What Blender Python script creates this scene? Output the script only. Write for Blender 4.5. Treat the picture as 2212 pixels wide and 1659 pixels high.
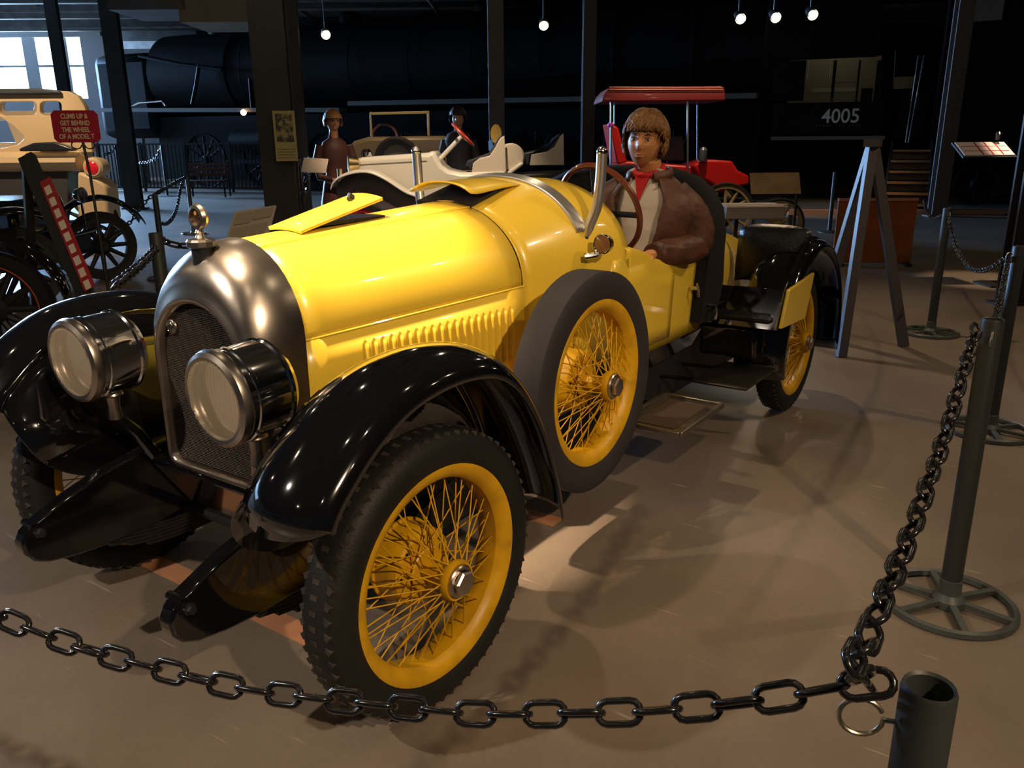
import bpy, bmesh, math, random
from math import sin, cos, pi, radians, sqrt, atan2, hypot
from mathutils import Vector, Matrix, noise
random.seed(7)
SC = bpy.context.scene
for o in list(bpy.data.objects): bpy.data.objects.remove(o)
COL = SC.collection

# ---------------------------------------------------------------- camera
FPX, YAW, PITCH, ROLL = 1780.7, .6125, -.2890, -.0084
CAM = Vector((-1.5077, -2.0545, 1.5193))
fw = Vector((cos(PITCH)*cos(YAW), cos(PITCH)*sin(YAW), sin(PITCH)))
rt0 = Vector((sin(YAW), -cos(YAW), 0)); up0 = rt0.cross(fw)
RT = rt0*cos(ROLL)+up0*sin(ROLL); UP = up0*cos(ROLL)-rt0*sin(ROLL)
cd = bpy.data.cameras.new('camera'); cam = bpy.data.objects.new('camera', cd); COL.objects.link(cam)
cd.sensor_fit = 'HORIZONTAL'; cd.sensor_width = 36; cd.lens = FPX/2212*36; cd.clip_start = .05; cd.clip_end = 200
M = Matrix((RT, UP, -fw)).transposed().to_4x4(); M.translation = CAM
cam.matrix_world = M
SC.camera = cam

# ---------------------------------------------------------------- world, exposure
W = bpy.data.worlds.new('dim_hall'); SC.world = W; W.use_nodes = True
W.node_tree.nodes['Background'].inputs[0].default_value = (.75, .8, 1, 1)
W.node_tree.nodes['Background'].inputs[1].default_value = .02
vs = SC.view_settings; vs.view_transform = 'Standard'; vs.look = 'None'; vs.gamma = 1; vs.use_curve_mapping = False
vs.exposure = 0.0

# ---------------------------------------------------------------- lights (lamps of the hall, added fill spots, daylight from the left windows)
WARM = (1, .73, .47)
def spot(name, loc, aim, power, size=70, blend=.7, col=WARM, rad=.05):
    l = bpy.data.lights.new(name, 'SPOT'); l.energy = power; l.color = col; l.spot_size = radians(size); l.spot_blend = blend
    l.shadow_soft_size = rad
    o = bpy.data.objects.new(name, l); COL.objects.link(o); o.location = loc
    o.rotation_euler = (Vector(aim)-Vector(loc)).to_track_quat('-Z', 'Y').to_euler(); return o
def area(name, loc, aim, power, sx, sy, col, spread=180):
    l = bpy.data.lights.new(name, 'AREA'); l.shape = 'RECTANGLE'; l.size = sx; l.size_y = sy; l.energy = power; l.color = col; l.spread = radians(spread)
    o = bpy.data.objects.new(name, l); COL.objects.link(o); o.location = loc
    o.rotation_euler = (Vector(aim)-Vector(loc)).to_track_quat('-Z', 'Y').to_euler(); return o
KEY = [  # ceiling spotlights and added fills: place, aim, watts, cone
    ((-.75, .1, 3.9), (.42, .0, 1.1), 1850, 21),
    ((.9, .45, 3.9), (1.3, -.1, .9), 170, 46),
    ((-1.6, -4.6, 3.6), (-.2, -.1, .2), 640, 62),
    ((3.2, -3.6, 3.9), (3.2, -1.2, 0), 190, 85),
    ((5.5, .6, 3.9), (5.2, -.8, 0), 200, 90),
    ((5.0, 3.4, 4.4), (6.4, 4.8, .9), 800, 48),  # added to brighten the white racing car
    ((8.8, 2.3, 4.6), (10.3, 3.2, 1.4), 420, 50),  # added fill over the red surrey
    ((7.0, 6.0, 4.5), (8.2, 7.0, 1.2), 260, 50),  # added fill for the tan touring car
    ((2.6, 8.6, 4.6), (4.0, 10.6, 1.2), 800, 60),  # added to make the cream coach brighter
]
for k, (l, a, p, s) in enumerate(KEY): spot('ceiling_or_fill_spot', l, a, p, s)

spot('ceiling_or_fill_spot', (-3.0, 1.2, 3.7), (-.7, .5, 0), 420, 70, col=(1, .84, .68))  # added paler fill that lifts the floor at the left front
spot('ceiling_or_fill_spot', (13.2, 1.6, 4.8), (16.3, 2.6, .8), 420, 40)  # added fill aimed at the wooden steps

# ---------------------------------------------------------------- helpers
def V(*a): return Vector(a)
def ray(px, py): return fw+RT*((px-1106)/FPX)+UP*((829.5-py)/FPX)
def on(px, py, ax, v):
    q = ray(px, py); return CAM+q*((v-CAM[ax])/q[ax])
def floor_at(px, py): p = on(px, py, 2, 0); p.z = 0; return p
def on_plane(px, py, A, B):
    A = Vector(A); B = Vector(B); n = Vector((B.y-A.y, A.x-B.x, 0)); q = ray(px, py)
    return CAM+q*((A-CAM).dot(n)/q.dot(n))
class Stage:
    """a vertical plane square to the view, H metres ahead; local x to the right, y away, z up"""
    def __init__(s, px, H, turn=0):
        b = 0; s.H = H; s.px = px
        hf = Vector((cos(YAW), sin(YAW), 0)); a = (px-1106)/FPX; t = H/cos(PITCH)
        p = CAM+hf*H+rt0*(a*t); s.loc = Vector((p.x, p.y, 0)); s.rz = YAW-pi/2+turn; s.x0 = a*t
    def at(s, px, py, dy=0):
        H = s.H+dy; b = (829.5-py)/FPX; t = H/(cos(PITCH)-sin(PITCH)*b); 
        return Vector(((px-1106)/FPX*t-s.x0, dy, CAM.z+t*(sin(PITCH)+cos(PITCH)*b)))

MATS = {}
def mat(name, col, rough=.5, metal=0, coat=0, emis=None, noise_amt=0, nscale=8, bump=0, bscale=60, trans=0, spec=.5, col2=None, ior=1.45, alpha=1):
    if name in MATS: return MATS[name]
    m = bpy.data.materials.new(name); m.use_nodes = True; nt = m.node_tree; b = nt.nodes['Principled BSDF']
    b.inputs['Base Color'].default_value = (*col, 1); b.inputs['Roughness'].default_value = rough
    b.inputs['Metallic'].default_value = metal; b.inputs['Coat Weight'].default_value = coat
    b.inputs['Coat Roughness'].default_value = .06; b.inputs['IOR'].default_value = ior
    b.inputs['Specular IOR Level'].default_value = spec
    b.inputs['Alpha'].default_value = alpha
    if trans: b.inputs['Transmission Weight'].default_value = trans
    if emis:
        b.inputs['Emission Color'].default_value = (*emis[0], 1); b.inputs['Emission Strength'].default_value = emis[1]
    if noise_amt or bump:
        tc = nt.nodes.new('ShaderNodeTexCoord'); n = nt.nodes.new('ShaderNodeTexNoise'); n.inputs['Scale'].default_value = nscale
        n.inputs['Detail'].default_value = 6; nt.links.new(tc.outputs['Object'], n.inputs['Vector'])
        if noise_amt:
            mx = nt.nodes.new('ShaderNodeMix'); mx.data_type = 'RGBA'
            c2 = col2 or tuple(c*(1-noise_amt) for c in col)
            mx.inputs[6].default_value = (*col, 1); mx.inputs[7].default_value = (*c2, 1)
            rp = nt.nodes.new('ShaderNodeValToRGB'); rp.color_ramp.elements[0].position = .38; rp.color_ramp.elements[1].position = .66
            nt.links.new(n.outputs['Fac'], rp.inputs[0]); nt.links.new(rp.outputs[0], mx.inputs[0]); nt.links.new(mx.outputs[2], b.inputs['Base Color'])
        if bump:
            n2 = nt.nodes.new('ShaderNodeTexNoise'); n2.inputs['Scale'].default_value = bscale; n2.inputs['Detail'].default_value = 5
            nt.links.new(tc.outputs['Object'], n2.inputs['Vector'])
            bp = nt.nodes.new('ShaderNodeBump'); bp.inputs['Strength'].default_value = bump; bp.inputs['Distance'].default_value = .01
            nt.links.new(n2.outputs['Fac'], bp.inputs['Height']); nt.links.new(bp.outputs[0], b.inputs['Normal'])
    MATS[name] = m; return m

class MB:
    def __init__(s): s.v = []; s.f = []
    def add(s, vs, fs):
        o = len(s.v); s.v += [tuple(v) for v in vs]; s.f += [tuple(i+o for i in f) for f in fs]; return s
    def box(s, c, d, rot=None):
        x, y, z = (k/2 for k in d); c = Vector(c)
        vs = [Vector(p) for p in ((-x,-y,-z),(x,-y,-z),(x,y,-z),(-x,y,-z),(-x,-y,z),(x,-y,z),(x,y,z),(-x,y,z))]
        if rot is not None: vs = [rot @ p for p in vs]
        return s.add([p+c for p in vs], [(0,3,2,1),(4,5,6,7),(0,1,5,4),(1,2,6,5),(2,3,7,6),(3,0,4,7)])
    def bar(s, a, b, w, h, up=(0, 0, 1)):
        a = Vector(a); b = Vector(b); d = b-a; L = d.length; d.normalize(); u = Vector(up)
        sd = d.cross(u)
        if sd.length < 1e-4: sd = d.cross(Vector((1, 0, 0)))
        sd.normalize(); u = sd.cross(d)
        r = Matrix((d, sd, u)).transposed()
        return s.box((a+b)/2, (L, w, h), r)
    def tube(s, pts, r, n=10, closed=False, caps=True, flat=1.0):
        pts = [Vector(p) for p in pts]; N = len(pts); rs = r if isinstance(r, (list, tuple)) else [r]*N
        T = []
        for i in range(N):
            a = pts[(i-1) % N] if (closed or i) else pts[0]; b = pts[(i+1) % N] if (closed or i < N-1) else pts[-1]
            T.append((b-a).normalized())
        u = T[0].orthogonal().normalized() if abs(T[0].z) > .95 else T[0].cross(Vector((0, 0, 1))).normalized()
        rings = []
        for i in range(N):
            if i:
                q = T[i-1].rotation_difference(T[i]); u = (q @ u)
            u = (u-T[i]*u.dot(T[i])).normalized(); w = T[i].cross(u)
            rings.append([pts[i]+(u*cos(2*pi*k/n)+w*sin(2*pi*k/n)*flat)*rs[i] for k in range(n)])
        return s.loft(rings, True, caps and not closed, closed)
    def loft(s, rings, ring_closed=True, caps=False, closed=False):
        n = len(rings[0]); N = len(rings); vs = [p for r in rings for p in r]; fs = []
        for i in range(N if closed else N-1):
            j = (i+1) % N
            for k in range(n if ring_closed else n-1):
                l = (k+1) % n; fs.append((i*n+k, i*n+l, j*n+l, j*n+k))
        if caps: fs.append(tuple(range(n-1, -1, -1))); fs.append(tuple((N-1)*n+k for k in range(n)))
        return s.add(vs, fs)
    def lathe(s, prof, o=(0, 0, 0), axis=(0, 0, 1), n=32, caps=True, arc=None):
        o = Vector(o); a = Vector(axis).normalized(); u = a.orthogonal().normalized(); w = a.cross(u)
        return s.loft([[o+a*h+(u*cos(2*pi*k/n)+w*sin(2*pi*k/n))*max(r, 1e-5) for k in range(n)] for r, h in prof], True, caps)
    def sphere(s, c, r, n=12, sc=(1, 1, 1)):
        c = Vector(c); m = n//2+1
        return s.loft([[c+Vector((cos(2*pi*k/n)*sin(pi*j/m)*sc[0], sin(2*pi*k/n)*sin(pi*j/m)*sc[1], -cos(pi*j/m)*sc[2]))*r for k in range(n)]
                       for j in ([.02]+list(range(1, m))+[m-.02])], True, True)
    def prism(s, poly, off):
        n = len(poly); off = Vector(off); a = [Vector(p) for p in poly]; b = [p+off for p in a]
        return s.add(a+b, [tuple(range(n)), tuple(range(2*n-1, n-1, -1))]+[(k, k+n, (k+1) % n+n, (k+1) % n) for k in range(n)])
    def mesh(s, name, m=None, ang=35):
        me = bpy.data.meshes.new(name); me.from_pydata(s.v, [], s.f); me.update()
        bm = bmesh.new(); bm.from_mesh(me); bmesh.ops.recalc_face_normals(bm, faces=bm.faces); bm.to_mesh(me); bm.free()
        me.shade_smooth()
        if ang < 179: me.set_sharp_from_angle(angle=radians(ang))
        if m: me.materials.append(m)
        return me
    def build(s, name, m, parent=None, bevel=0, ang=35, solid=0, sub=0, loc=None, label=None):
        o = bpy.data.objects.new(name, s.mesh(name, m, ang)); COL.objects.link(o)
        if parent: o.parent = parent
        if loc: o.location = loc
        if solid:
            q = o.modifiers.new('s', 'SOLIDIFY'); q.thickness = solid; q.offset = 0
        if sub:
            q = o.modifiers.new('u', 'SUBSURF'); q.levels = sub; q.render_levels = sub
        if bevel:
            q = o.modifiers.new('b', 'BEVEL'); q.width = bevel; q.segments = 2; q.limit_method = 'ANGLE'; q.angle_limit = radians(40)
        if label: o['label'] = label
        return o
def tag(o, label, cat, group=None, kind=None):
    o['label'] = label
    if cat: o['category'] = cat
    if group: o['group'] = group
    if kind: o['kind'] = kind
    return o
def thing(name, label, cat, loc=(0, 0, 0), rz=0, group=None):
    o = bpy.data.objects.new(name, None); o.empty_display_size = .1; COL.objects.link(o); o.location = loc; o.rotation_euler = (0, 0, rz)
    return tag(o, label, cat, group)
def inst(name, me, parent, M=None):
    o = bpy.data.objects.new(name, me); COL.objects.link(o); o.parent = parent
    if M is not None: o.matrix_basis = M
    return o
def to_mesh(o):
    bpy.context.view_layer.update(); dg = bpy.context.evaluated_depsgraph_get()
    me = bpy.data.meshes.new_from_object(o.evaluated_get(dg)); n = bpy.data.objects.new(o.name, me); COL.objects.link(n)
    n.parent = o.parent; n.matrix_basis = o.matrix_basis.copy(); nm = o.name; bpy.data.objects.remove(o); n.name = nm; return n
def fuse(o, v):
    m = o.modifiers.new('r', 'REMESH'); m.mode = 'VOXEL'; m.voxel_size = v; m.use_smooth_shade = True; return o
def copy_tree(o, parent=None):
    c = o.copy(); COL.objects.link(c); c.parent = parent
    for ch in o.children: copy_tree(ch, c)
    return c
def text(body, size, m, parent, M, name='lettering', ext=.001, align='CENTER', sx=1, bold=0):
    c = bpy.data.curves.new(name, 'FONT'); c.body = body; c.size = size; c.extrude = ext; c.align_x = align; c.align_y = 'CENTER'; c.offset = bold
    c.materials.append(m); o = bpy.data.objects.new(name, c); COL.objects.link(o); o.parent = parent
    o.matrix_basis = M @ Matrix.Diagonal((sx, 1, 1, 1)); return to_mesh(o)
def catmull(P, n):
    P = [Vector(p) for p in P]; out = []
    for i in range(len(P)-1):
        a = P[max(i-1, 0)]; b = P[i]; c = P[i+1]; d = P[min(i+2, len(P)-1)]
        for k in range(n):
            t = k/n; out.append(.5*((2*b)+(c-a)*t+(2*a-5*b+4*c-d)*t*t+(3*b-a-3*c+d)*t**3))
    return out+[P[-1]]
def along(pts, step):
    """points and tangents at even steps along a polyline"""
    out = []; acc = 0; nxt = 0
    for a, b in zip(pts, pts[1:]):
        L = (b-a).length
        while nxt <= acc+L: out.append((a+(b-a)*((nxt-acc)/L), (b-a).normalized())); nxt += step
        acc += L
    return out

# ---------------------------------------------------------------- materials
YEL = mat('yellow_enamel', (.80, .555, .05), .28, coat=.6)
YELW = mat('yellow_wheel_paint', (.66, .36, .006), .42, noise_amt=.25, nscale=14)
BLK = mat('black_enamel', (.004, .004, .005), .07, coat=1.0, spec=.6)
BLKS = mat('black_satin', (.012, .012, .013), .45)
LEA = mat('black_leather', (.010, .010, .011), .33, bump=.25, bscale=90)
CAN = mat('black_canvas', (.004, .004, .0035), .85, bump=.3, bscale=200)
RUB = mat('tyre_rubber', (.010, .010, .010), .62, noise_amt=.5, nscale=5, bump=.15, bscale=120)
RUBG = mat('grey_tyre_tread', (.07, .065, .07), .75, noise_amt=.2, nscale=9)
DUSTY = mat('dusty_rubber', (.045, .036, .030), .8, noise_amt=.7, nscale=20)
NIK = mat('nickel_plate', (.50, .44, .38), .30, metal=1, noise_amt=.25, nscale=7)
CHR = mat('polished_chrome', (.66, .65, .63), .1, metal=1)
ALU = mat('worn_aluminium', (.33, .31, .28), .36, metal=1, noise_amt=.3, nscale=20)
DARKM = mat('dark_iron', (.02, .02, .022), .5, metal=.4)
GREASE_SHADE = mat('dark_grease_and_shade', (.01, .009, .008), .6)  # greasy engine parts, and shade painted behind gaps and in openings
POST = mat('grey_post_paint', (.025, .029, .028), .5)
POSTB = mat('grey_green_cast_iron', (.07, .08, .075), .45, noise_amt=.3, nscale=20)
CHAINM = mat('black_plastic_chain', (.008, .008, .009), .22, coat=.4)
GALV = mat('galvanised_steel', (.4, .38, .3), .35, metal=1)
WOODW = mat('wheel_wood_brown', (.12, .025, .01), .3, coat=.5)

# ================================================================ THE YELLOW SPEEDSTER
# x runs from the front axle to the tail, y away from the viewer, z up
car = thing('speedster_car', 'yellow two-seat vintage speedster with black fenders and wire wheels', 'car')
def lerp(a, b, t): return a+(b-a)*t
def interp(tab, x):
    if x <= tab[0][0]: return tab[0][1]
    for (a, u), (b, v) in zip(tab, tab[1:]):
        if x <= b: return lerp(u, v, (x-a)/(b-a))
    return tab[-1][1]
WID = [(-.02, .252), (.5, .305), (1.0, .358), (1.2, .41), (1.4, .45), (1.62, .462), (2.5, .462)]
ZS = [(-.02, .973), (1.0, 1.0), (1.62, 1.0)]
ZT = [(-.02, 1.236), (.5, 1.266), (1.0, 1.292), (1.15, 1.33), (1.33, 1.372), (1.64, 1.352)]
def sec(x, th, off=0):
    w = interp(WID, x)+off; zs = interp(ZS, x); h = interp(ZT, x)-zs+off; e = .93 if x > 1 else .97
    c, s = cos(th), sin(th)
    return Vector((x, -math.copysign(abs(c)**e, c)*w, zs+abs(s)**e*h))
def arch(x0, x1, t0, t1, nx, nt, off=0):
    return MB().loft([[sec(lerp(x0, x1, i/nx), lerp(t0, t1, k/nt), off) for k in range(nt+1)] for i in range(nx+1)], False)
TH1 = radians(71)
hn = arch(.012, .975, 0, TH1-.012, 12, 18).build('hood_side', YEL, car, solid=.004)
hf = arch(.012, .975, pi-TH1+.012, pi, 12, 18).build('hood_side', YEL, car, solid=.004)
hc = arch(.012, .985, TH1, pi-TH1, 12, 8, .001).build('hood_center', YEL, car, solid=.004)
MB().tube([sec(i/10*.975, TH1-.006, .002) for i in range(11)], .0035, 6).build('hood_hinge', YEL, car)
MB().tube([sec(i/10*.975, pi-TH1+.006, .002) for i in range(11)], .0035, 6).build('hood_hinge', YEL, car)
# added dark liner: the shade in the hood gaps put into its colour
arch(.02, .97, 0, pi, 6, 16, -.02).build('gap_shade_liner', GREASE_SHADE, car)
for sg in (-1, 1):
    p = MB().loft([[Vector((x, sg*(interp(WID, x)), interp(ZS, x)-.004)), Vector((x, sg*(interp(WID, x)+.001), .85)), Vector((x, sg*(interp(WID, x)), .70)), Vector((x, sg*(interp(WID, x)-.01), .56))]
                   for x in [i/10*.99 for i in range(11)]], False).build('side_panel', YEL, car, solid=.004)
    MB().tube([Vector((i/10*.985, sg*(interp(WID, i/10*.985)+.002), interp(ZS, i/10*.985)-.001)) for i in range(11)], .004, 6).build('panel_bead', YEL, p)
    # twenty pressed louvres, each its own pressing
    me = None
    for k in range(20):
        x = .238+k*.0352
        if me is None:
            L = MB(); rings = []
            for j in range(15):
                z = -.105+.21*j/14; e = min(1, (.105-abs(z))/.022); r = .0105*sqrt(max(0, 1-(1-e)**2)) if e < 1 else .0105
                r = max(r, .0004); bul = .021*min(1, r/.0105)
                rings.append([Vector((cos(a)*r*1.05, -sin(a)*bul, z)) for a in [pi*q/8 for q in range(9)]])
            L.loft(rings, False); me = L.mesh('louver', YEL, 60)
        inst('louver', me, p, Matrix.Translation((x, sg*interp(WID, x), .833)) @ Matrix.Rotation(0 if sg < 0 else pi, 4, 'Z') @ Matrix.Rotation(radians(6)*-sg, 4, 'Z'))
# cowl and body tub
cw = []
for i in range(13):
    x = lerp(.99, 1.62, i/12); w = interp(WID, x)
    r = [Vector((x, -w+.015, .57)), Vector((x, -w+.004, .75)), Vector((x, -w, .9))]+[sec(x, pi*k/36) for k in range(37)]+[Vector((x, w, .9)), Vector((x, w-.004, .75)), Vector((x, w-.015, .57))]
    cw.append(r)
MB().loft(cw, False).build('cowl', YEL, car, solid=.005)
MB().tube([sec(.985, pi*k/36, .002) for k in range(37)], .0035, 6).build('cowl_bead', YEL, car)
def side_top(x): return interp([(1.60, 1.075), (1.66, 1.06), (1.78, 1.03), (1.9, .985), (2.0, .962), (2.1, .95), (2.4, .925), (2.5, .92)], x)
for sg in (-1, 1):
    s = MB(); rings = []
    for i in range(19):
        x = lerp(1.60, 2.48, i/18); w = interp(WID, x); zt = side_top(x)
        rings.append([Vector((x, sg*(w-.03), zt+.004)), Vector((x, sg*(w-.012), zt+.012)), Vector((x, sg*w, zt-.006))]+[Vector((x, sg*(w-.015*(1-k/5)), lerp(.57, zt-.02, k/5))) for k in (5, 4, 3, 2, 1, 0)])
    s.loft(rings, False).build('body_side', YEL, car, solid=.004)
    d = MB(); rings = []
    for i in range(15):
        x = lerp(1.475, 2.09, i/14); w = interp(WID, x)+.004; zt = min(side_top(x), 1.03)-.035 if x > 1.6 else 1.04-.0*(x)
        rings.append([Vector((x, sg*(w-.015*(1-k/5)), lerp(.60, zt, k/5))) for k in range(6)])
    dr = d.loft(rings, False).build('door', YEL, car, solid=.005)
    h = MB().tube([(2.285, sg*.465, .81), (2.285, sg*.50, .812)], .010, 10).tube([(2.285, sg*.50, .835), (2.30, sg*.505, .80), (2.315, sg*.50, .765)], .006, 8)
    h.build('latch_handle', CHR, car)
# cockpit floor, seat cushion, dash
MB().box((2.0, 0, .585), (.95, .86, .03)).build('cockpit_floor', BLKS, car)
MB().box((2.12, 0, .72), (.46, .84, .22)).build('seat_cushion', LEA, car, bevel=.05)
MB().box((2.38, 0, .92), (.12, .84, .5), Matrix.Rotation(radians(8), 3, 'Y')).build('seat_back', LEA, car, bevel=.05)
MB().prism([(1.585, -.44, .95), (1.585, .44, .95), (1.585, .44, 1.10), (1.585, .3, 1.24), (1.585, .0, 1.32), (1.585, -.3, 1.24), (1.585, -.44, 1.10)], (.015, 0, 0)).build('dashboard', BLKS, car)
# black folded canvas top: an upright arched pad behind the seat
rings = []
for j in range(9):
    u = j/8; x0 = 2.36; prof = sin(pi*u)**.5; xx = lerp(2.35, 2.56, u); ins = .035*(1-prof)
    r = []
    for k in range(33):
        a = pi*k/32; c = cos(a); s_ = sin(a)
        y = -math.copysign(abs(c)**.62, c)*(.565-ins-.02*u); z = 1.0+(abs(s_)**.75)*(.385-ins)
        r.append(Vector((xx+.05*(z-1.0)+.012*sin(k*2.1), y, z)))
    r = [Vector((xx-.02, -(.54-ins), .63)), Vector((xx-.01, -(.555-ins), .82))]+r+[Vector((xx-.01, (.555-ins), .82)), Vector((xx-.02, (.54-ins), .63))]
    rings.append(r)
ct = MB().loft(rings, True, True).build('folded_top', CAN, car, ang=50)
for z in (.72,): MB().tube([(2.35, -.50, z), (2.37, -.565, z), (2.50, -.565, z)], .007, 6).build('top_strap', LEA, ct)
MB().tube([(2.37, -.57, .72), (2.372, -.578, .68), (2.37, -.57, .65)], .007, 8).build('top_buckle', CHR, ct)
# tapering tail
tail = []
for i in range(13):
    t = i/12; x = lerp(2.56, 4.05, t); w = .455*(1-t**2.2*.8); zt = lerp(1.10, .80, t**1.5); n = 24
    r = []
    for k in range(n+1):
        a = pi*k/n; c = cos(a); r.append(Vector((x, -math.copysign(abs(c)**.6, c)*w, .78+(zt-.78)*sin(a)**.8)))
    r = [Vector((x, -w*.9, .58))]+r+[Vector((x, w*.9, .58))]; tail.append(r)
MB().loft(tail, True, True).build('tail_body', YEL, car)

# radiator shell
def outline(x, a, zb, zs, zt, rc=.03, n=22):
    P = []
    for k in range(7): P.append(Vector((x, -a+rc+(2*a-2*rc)*k/6, zb)))
    for k in range(1, 4): q = radians(-90+30*k); P.append(Vector((x, a-rc+rc*cos(q), zb+rc+rc*sin(q))))
    for k in range(1, 7): P.append(Vector((x, a, lerp(zb+rc, zs, k/7))))
    for k in range(n+1): q = pi*k/n; P.append(Vector((x, a*cos(q), zs+(zt-zs)*sin(q))))
    for k in range(1, 7): P.append(Vector((x, -a, lerp(zs, zb+rc, k/7))))
    for k in range(0, 3): q = radians(180+30*k); P.append(Vector((x, -a+rc+rc*cos(q), zb+rc+rc*sin(q))))
    return P
rings = [outline(-.125, .190, .575, .90, 1.078), outline(-.150, .192, .573, .90, 1.081), outline(-.158, .198, .566, .903, 1.09), outline(-.158, .204, .560, .906, 1.099), outline(-.150, .209, .553, .912, 1.112)]
for k in range(1, 9):
    t = k/8*pi/2; rings.append(outline(-.15+.15*(1-cos(t)), .207+.058*sin(t), .552-.022*sin(t), .91+.063*sin(t), 1.112+.137*sin(t)))
rings += [outline(.022, .2655, .53, .973, 1.2505), outline(.023, .250, .545, .973, 1.230)]
rad = MB().loft(rings, True).build('radiator_shell', NIK, car, ang=60)
GR = mat('radiator_core', (.075, .06, .05), .45, metal=.5)
core = MB(); cw_, ch_ = .0062, .0054
zz = .575; row = 0
while zz < 1.085:
    y = -.19+(row % 2)*cw_/2*1.15
    while y < .19:
        lim = .19 if zz < .9 else .19*sqrt(max(0, 1-((zz-.9)/.178)**2))
        if abs(y) < lim:
            o = [Vector((-.132, y+cw_*.575*sin(pi/3*k), zz+ch_*.62*cos(pi/3*k))) for k in range(6)]
            i_ = [Vector((-.131, y+cw_*.43*sin(pi/3*k), zz+ch_*.45*cos(pi/3*k))) for k in range(6)]
            b_ = [Vector((-.118, p.y, p.z)) for p in i_]
            core.add(o+i_+b_, [(k, (k+1) % 6, 6+(k+1) % 6, 6+k) for k in range(6)]+[(6+k, 6+(k+1) % 6, 12+(k+1) % 6, 12+k) for k in range(6)])
        y += cw_*1.15
    zz += ch_*.93*1.07; row += 1
g = core.build('radiator_core', GR, car, ang=10); g['kind'] = 'stuff'
MB().box((-.112, 0, .82), (.01, .38, .50)).build('core_backing', GREASE_SHADE, car)
bd = MB().lathe([(.001, .006), (.018, .005), (.022, .002), (.0235, -.003)], (-.138, .132, .998), (-1, 0, 0), 24).build('radiator_badge', NIK, car)
MB().lathe([(.013, .0062), (.0145, .0075), (.016, .0062)], (-.138, .132, .998), (-1, 0, 0), 24, caps=False).build('badge_ring', CHR, bd)
for k in range(5): MB().box((-.1452, .132+(k-2)*.0036, .998+(.003 if k % 2 else -.003)), (.001, .002, .009)).build('badge_relief', CHR, bd)
# neck, cap, dial
nk = MB().lathe([(.030, -.05), (.027, .0), (.029, .028)], (-.098, 0, 1.205), (0, 0, 1), 20).build('filler_neck', BLKS, car)
cp = MB().lathe([(.034, 0), (.040, .004), (.040, .018), (.036, .024), (.014, .028), (.010, .036), (.013, .042), (.008, .05)], (-.098, 0, 1.233), (0, 0, 1), 12).build('radiator_cap', NIK, car, ang=25)
dl = MB().lathe([(.024, -.012), (.033, -.010), (.037, 0), (.033, .010), (.024, .012), (.024, .003)], (-.098, 0, 1.318), (-1, 0, 0), 32, caps=False).build('motor_gauge', NIK, car)
MB().lathe([(.0255, 0), (.0255, .004)], (-.098, 0, 1.318), (-1, 0, 0), 28).build('gauge_face', mat('gauge_brown', (.05, .025, .012), .25), dl)
MB().lathe([(.006, .0045), (.006, .006)], (-.098, .003, 1.329), (-1, 0, 0), 16).build('gauge_window', mat('gauge_amber', (.7, .35, .12), .4), dl)

# headlights
LENS = mat('headlamp_glass', (.75, .62, .45), .12, alpha=.17, coat=.5)
REFL = mat('headlamp_reflector', (.85, .72, .52), .34, metal=1, bump=.4, bscale=25)
for sg in (-1, 1):
    c = Vector((-.345, sg*.335, .905)); ax = Vector((-1, sg*-.03, -.04)).normalized(); R_ = .122
    prof = [(.02, -.19), (.07, -.188), (.105, -.18), (R_-.004, -.166), (R_+.003, -.158), (R_+.003, -.150), (R_-.002, -.145), (R_-.001, -.1), (R_-.002, -.062), (R_+.003, -.058), (R_+.003, -.05), (R_-.001, -.047), (R_-.001, -.041), (R_+.003, -.038), (R_+.003, -.03), (R_, -.027)]
    hl = MB().lathe(prof, c, ax, 56).build('headlight', NIK if 0 else CHR, car, ang=28)
    MB().lathe([(R_+.004, -.028), (R_+.006, -.018), (R_+.001, -.004), (R_-.010, .003), (R_-.019, .0), (R_-.022, -.008)], c, ax, 56, caps=False).build('lamp_rim', NIK, hl)
    u = ax.orthogonal().normalized(); z_ = Vector((0, 0, 1)); u = z_.cross(ax).normalized(); w_ = ax.cross(u)
    rings = []; RL = R_-.019
    for j in range(145):
        a_ = -RL+2*RL*(j+.02)/144.05; hh_ = sqrt(max(1e-8, RL*RL-a_*a_))
        rings.append([c+ax*(.010*(1-(a_*a_+(hh_*q/8)**2)/(R_*R_))-.004+.0035*abs(sin(a_*245)))+u*a_+w_*(hh_*q/8) for q in range(-8, 9)])
    MB().loft(rings, False).build('lens', LENS, hl, ang=20, solid=.002)
    rings = []
    for j in range(11):
        r = (R_-.02)*j/10+.0005
        rings.append([c+ax*(-.075+.055*(r/R_)**2)+(u*cos(2*pi*k/40)+w_*sin(2*pi*k/40))*r for k in range(40)])
    MB().loft(rings, True).build('reflector', REFL, hl)
    MB().sphere(c+ax*-.045, .014, 12).build('bulb', mat('bulb_glass', (.8, .75, .65), .1), hl)
    b = c+ax*-.11
    MB().lathe([(.03, 0), (.034, -.012), (.022, -.02), (.018, -.05), (.022, -.09)], b-Vector((0, 0, R_-.004)), (0, 0, 1), 16).build('lamp_mount', NIK, hl)
    MB().tube([b-Vector((0, 0, R_+.08)), b+Vector((.06, 0, -R_-.15)), b+Vector((.12, 0, -R_-.26))], [.018, .02, .022], 10).build('lamp_bracket', BLK, car)
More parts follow.
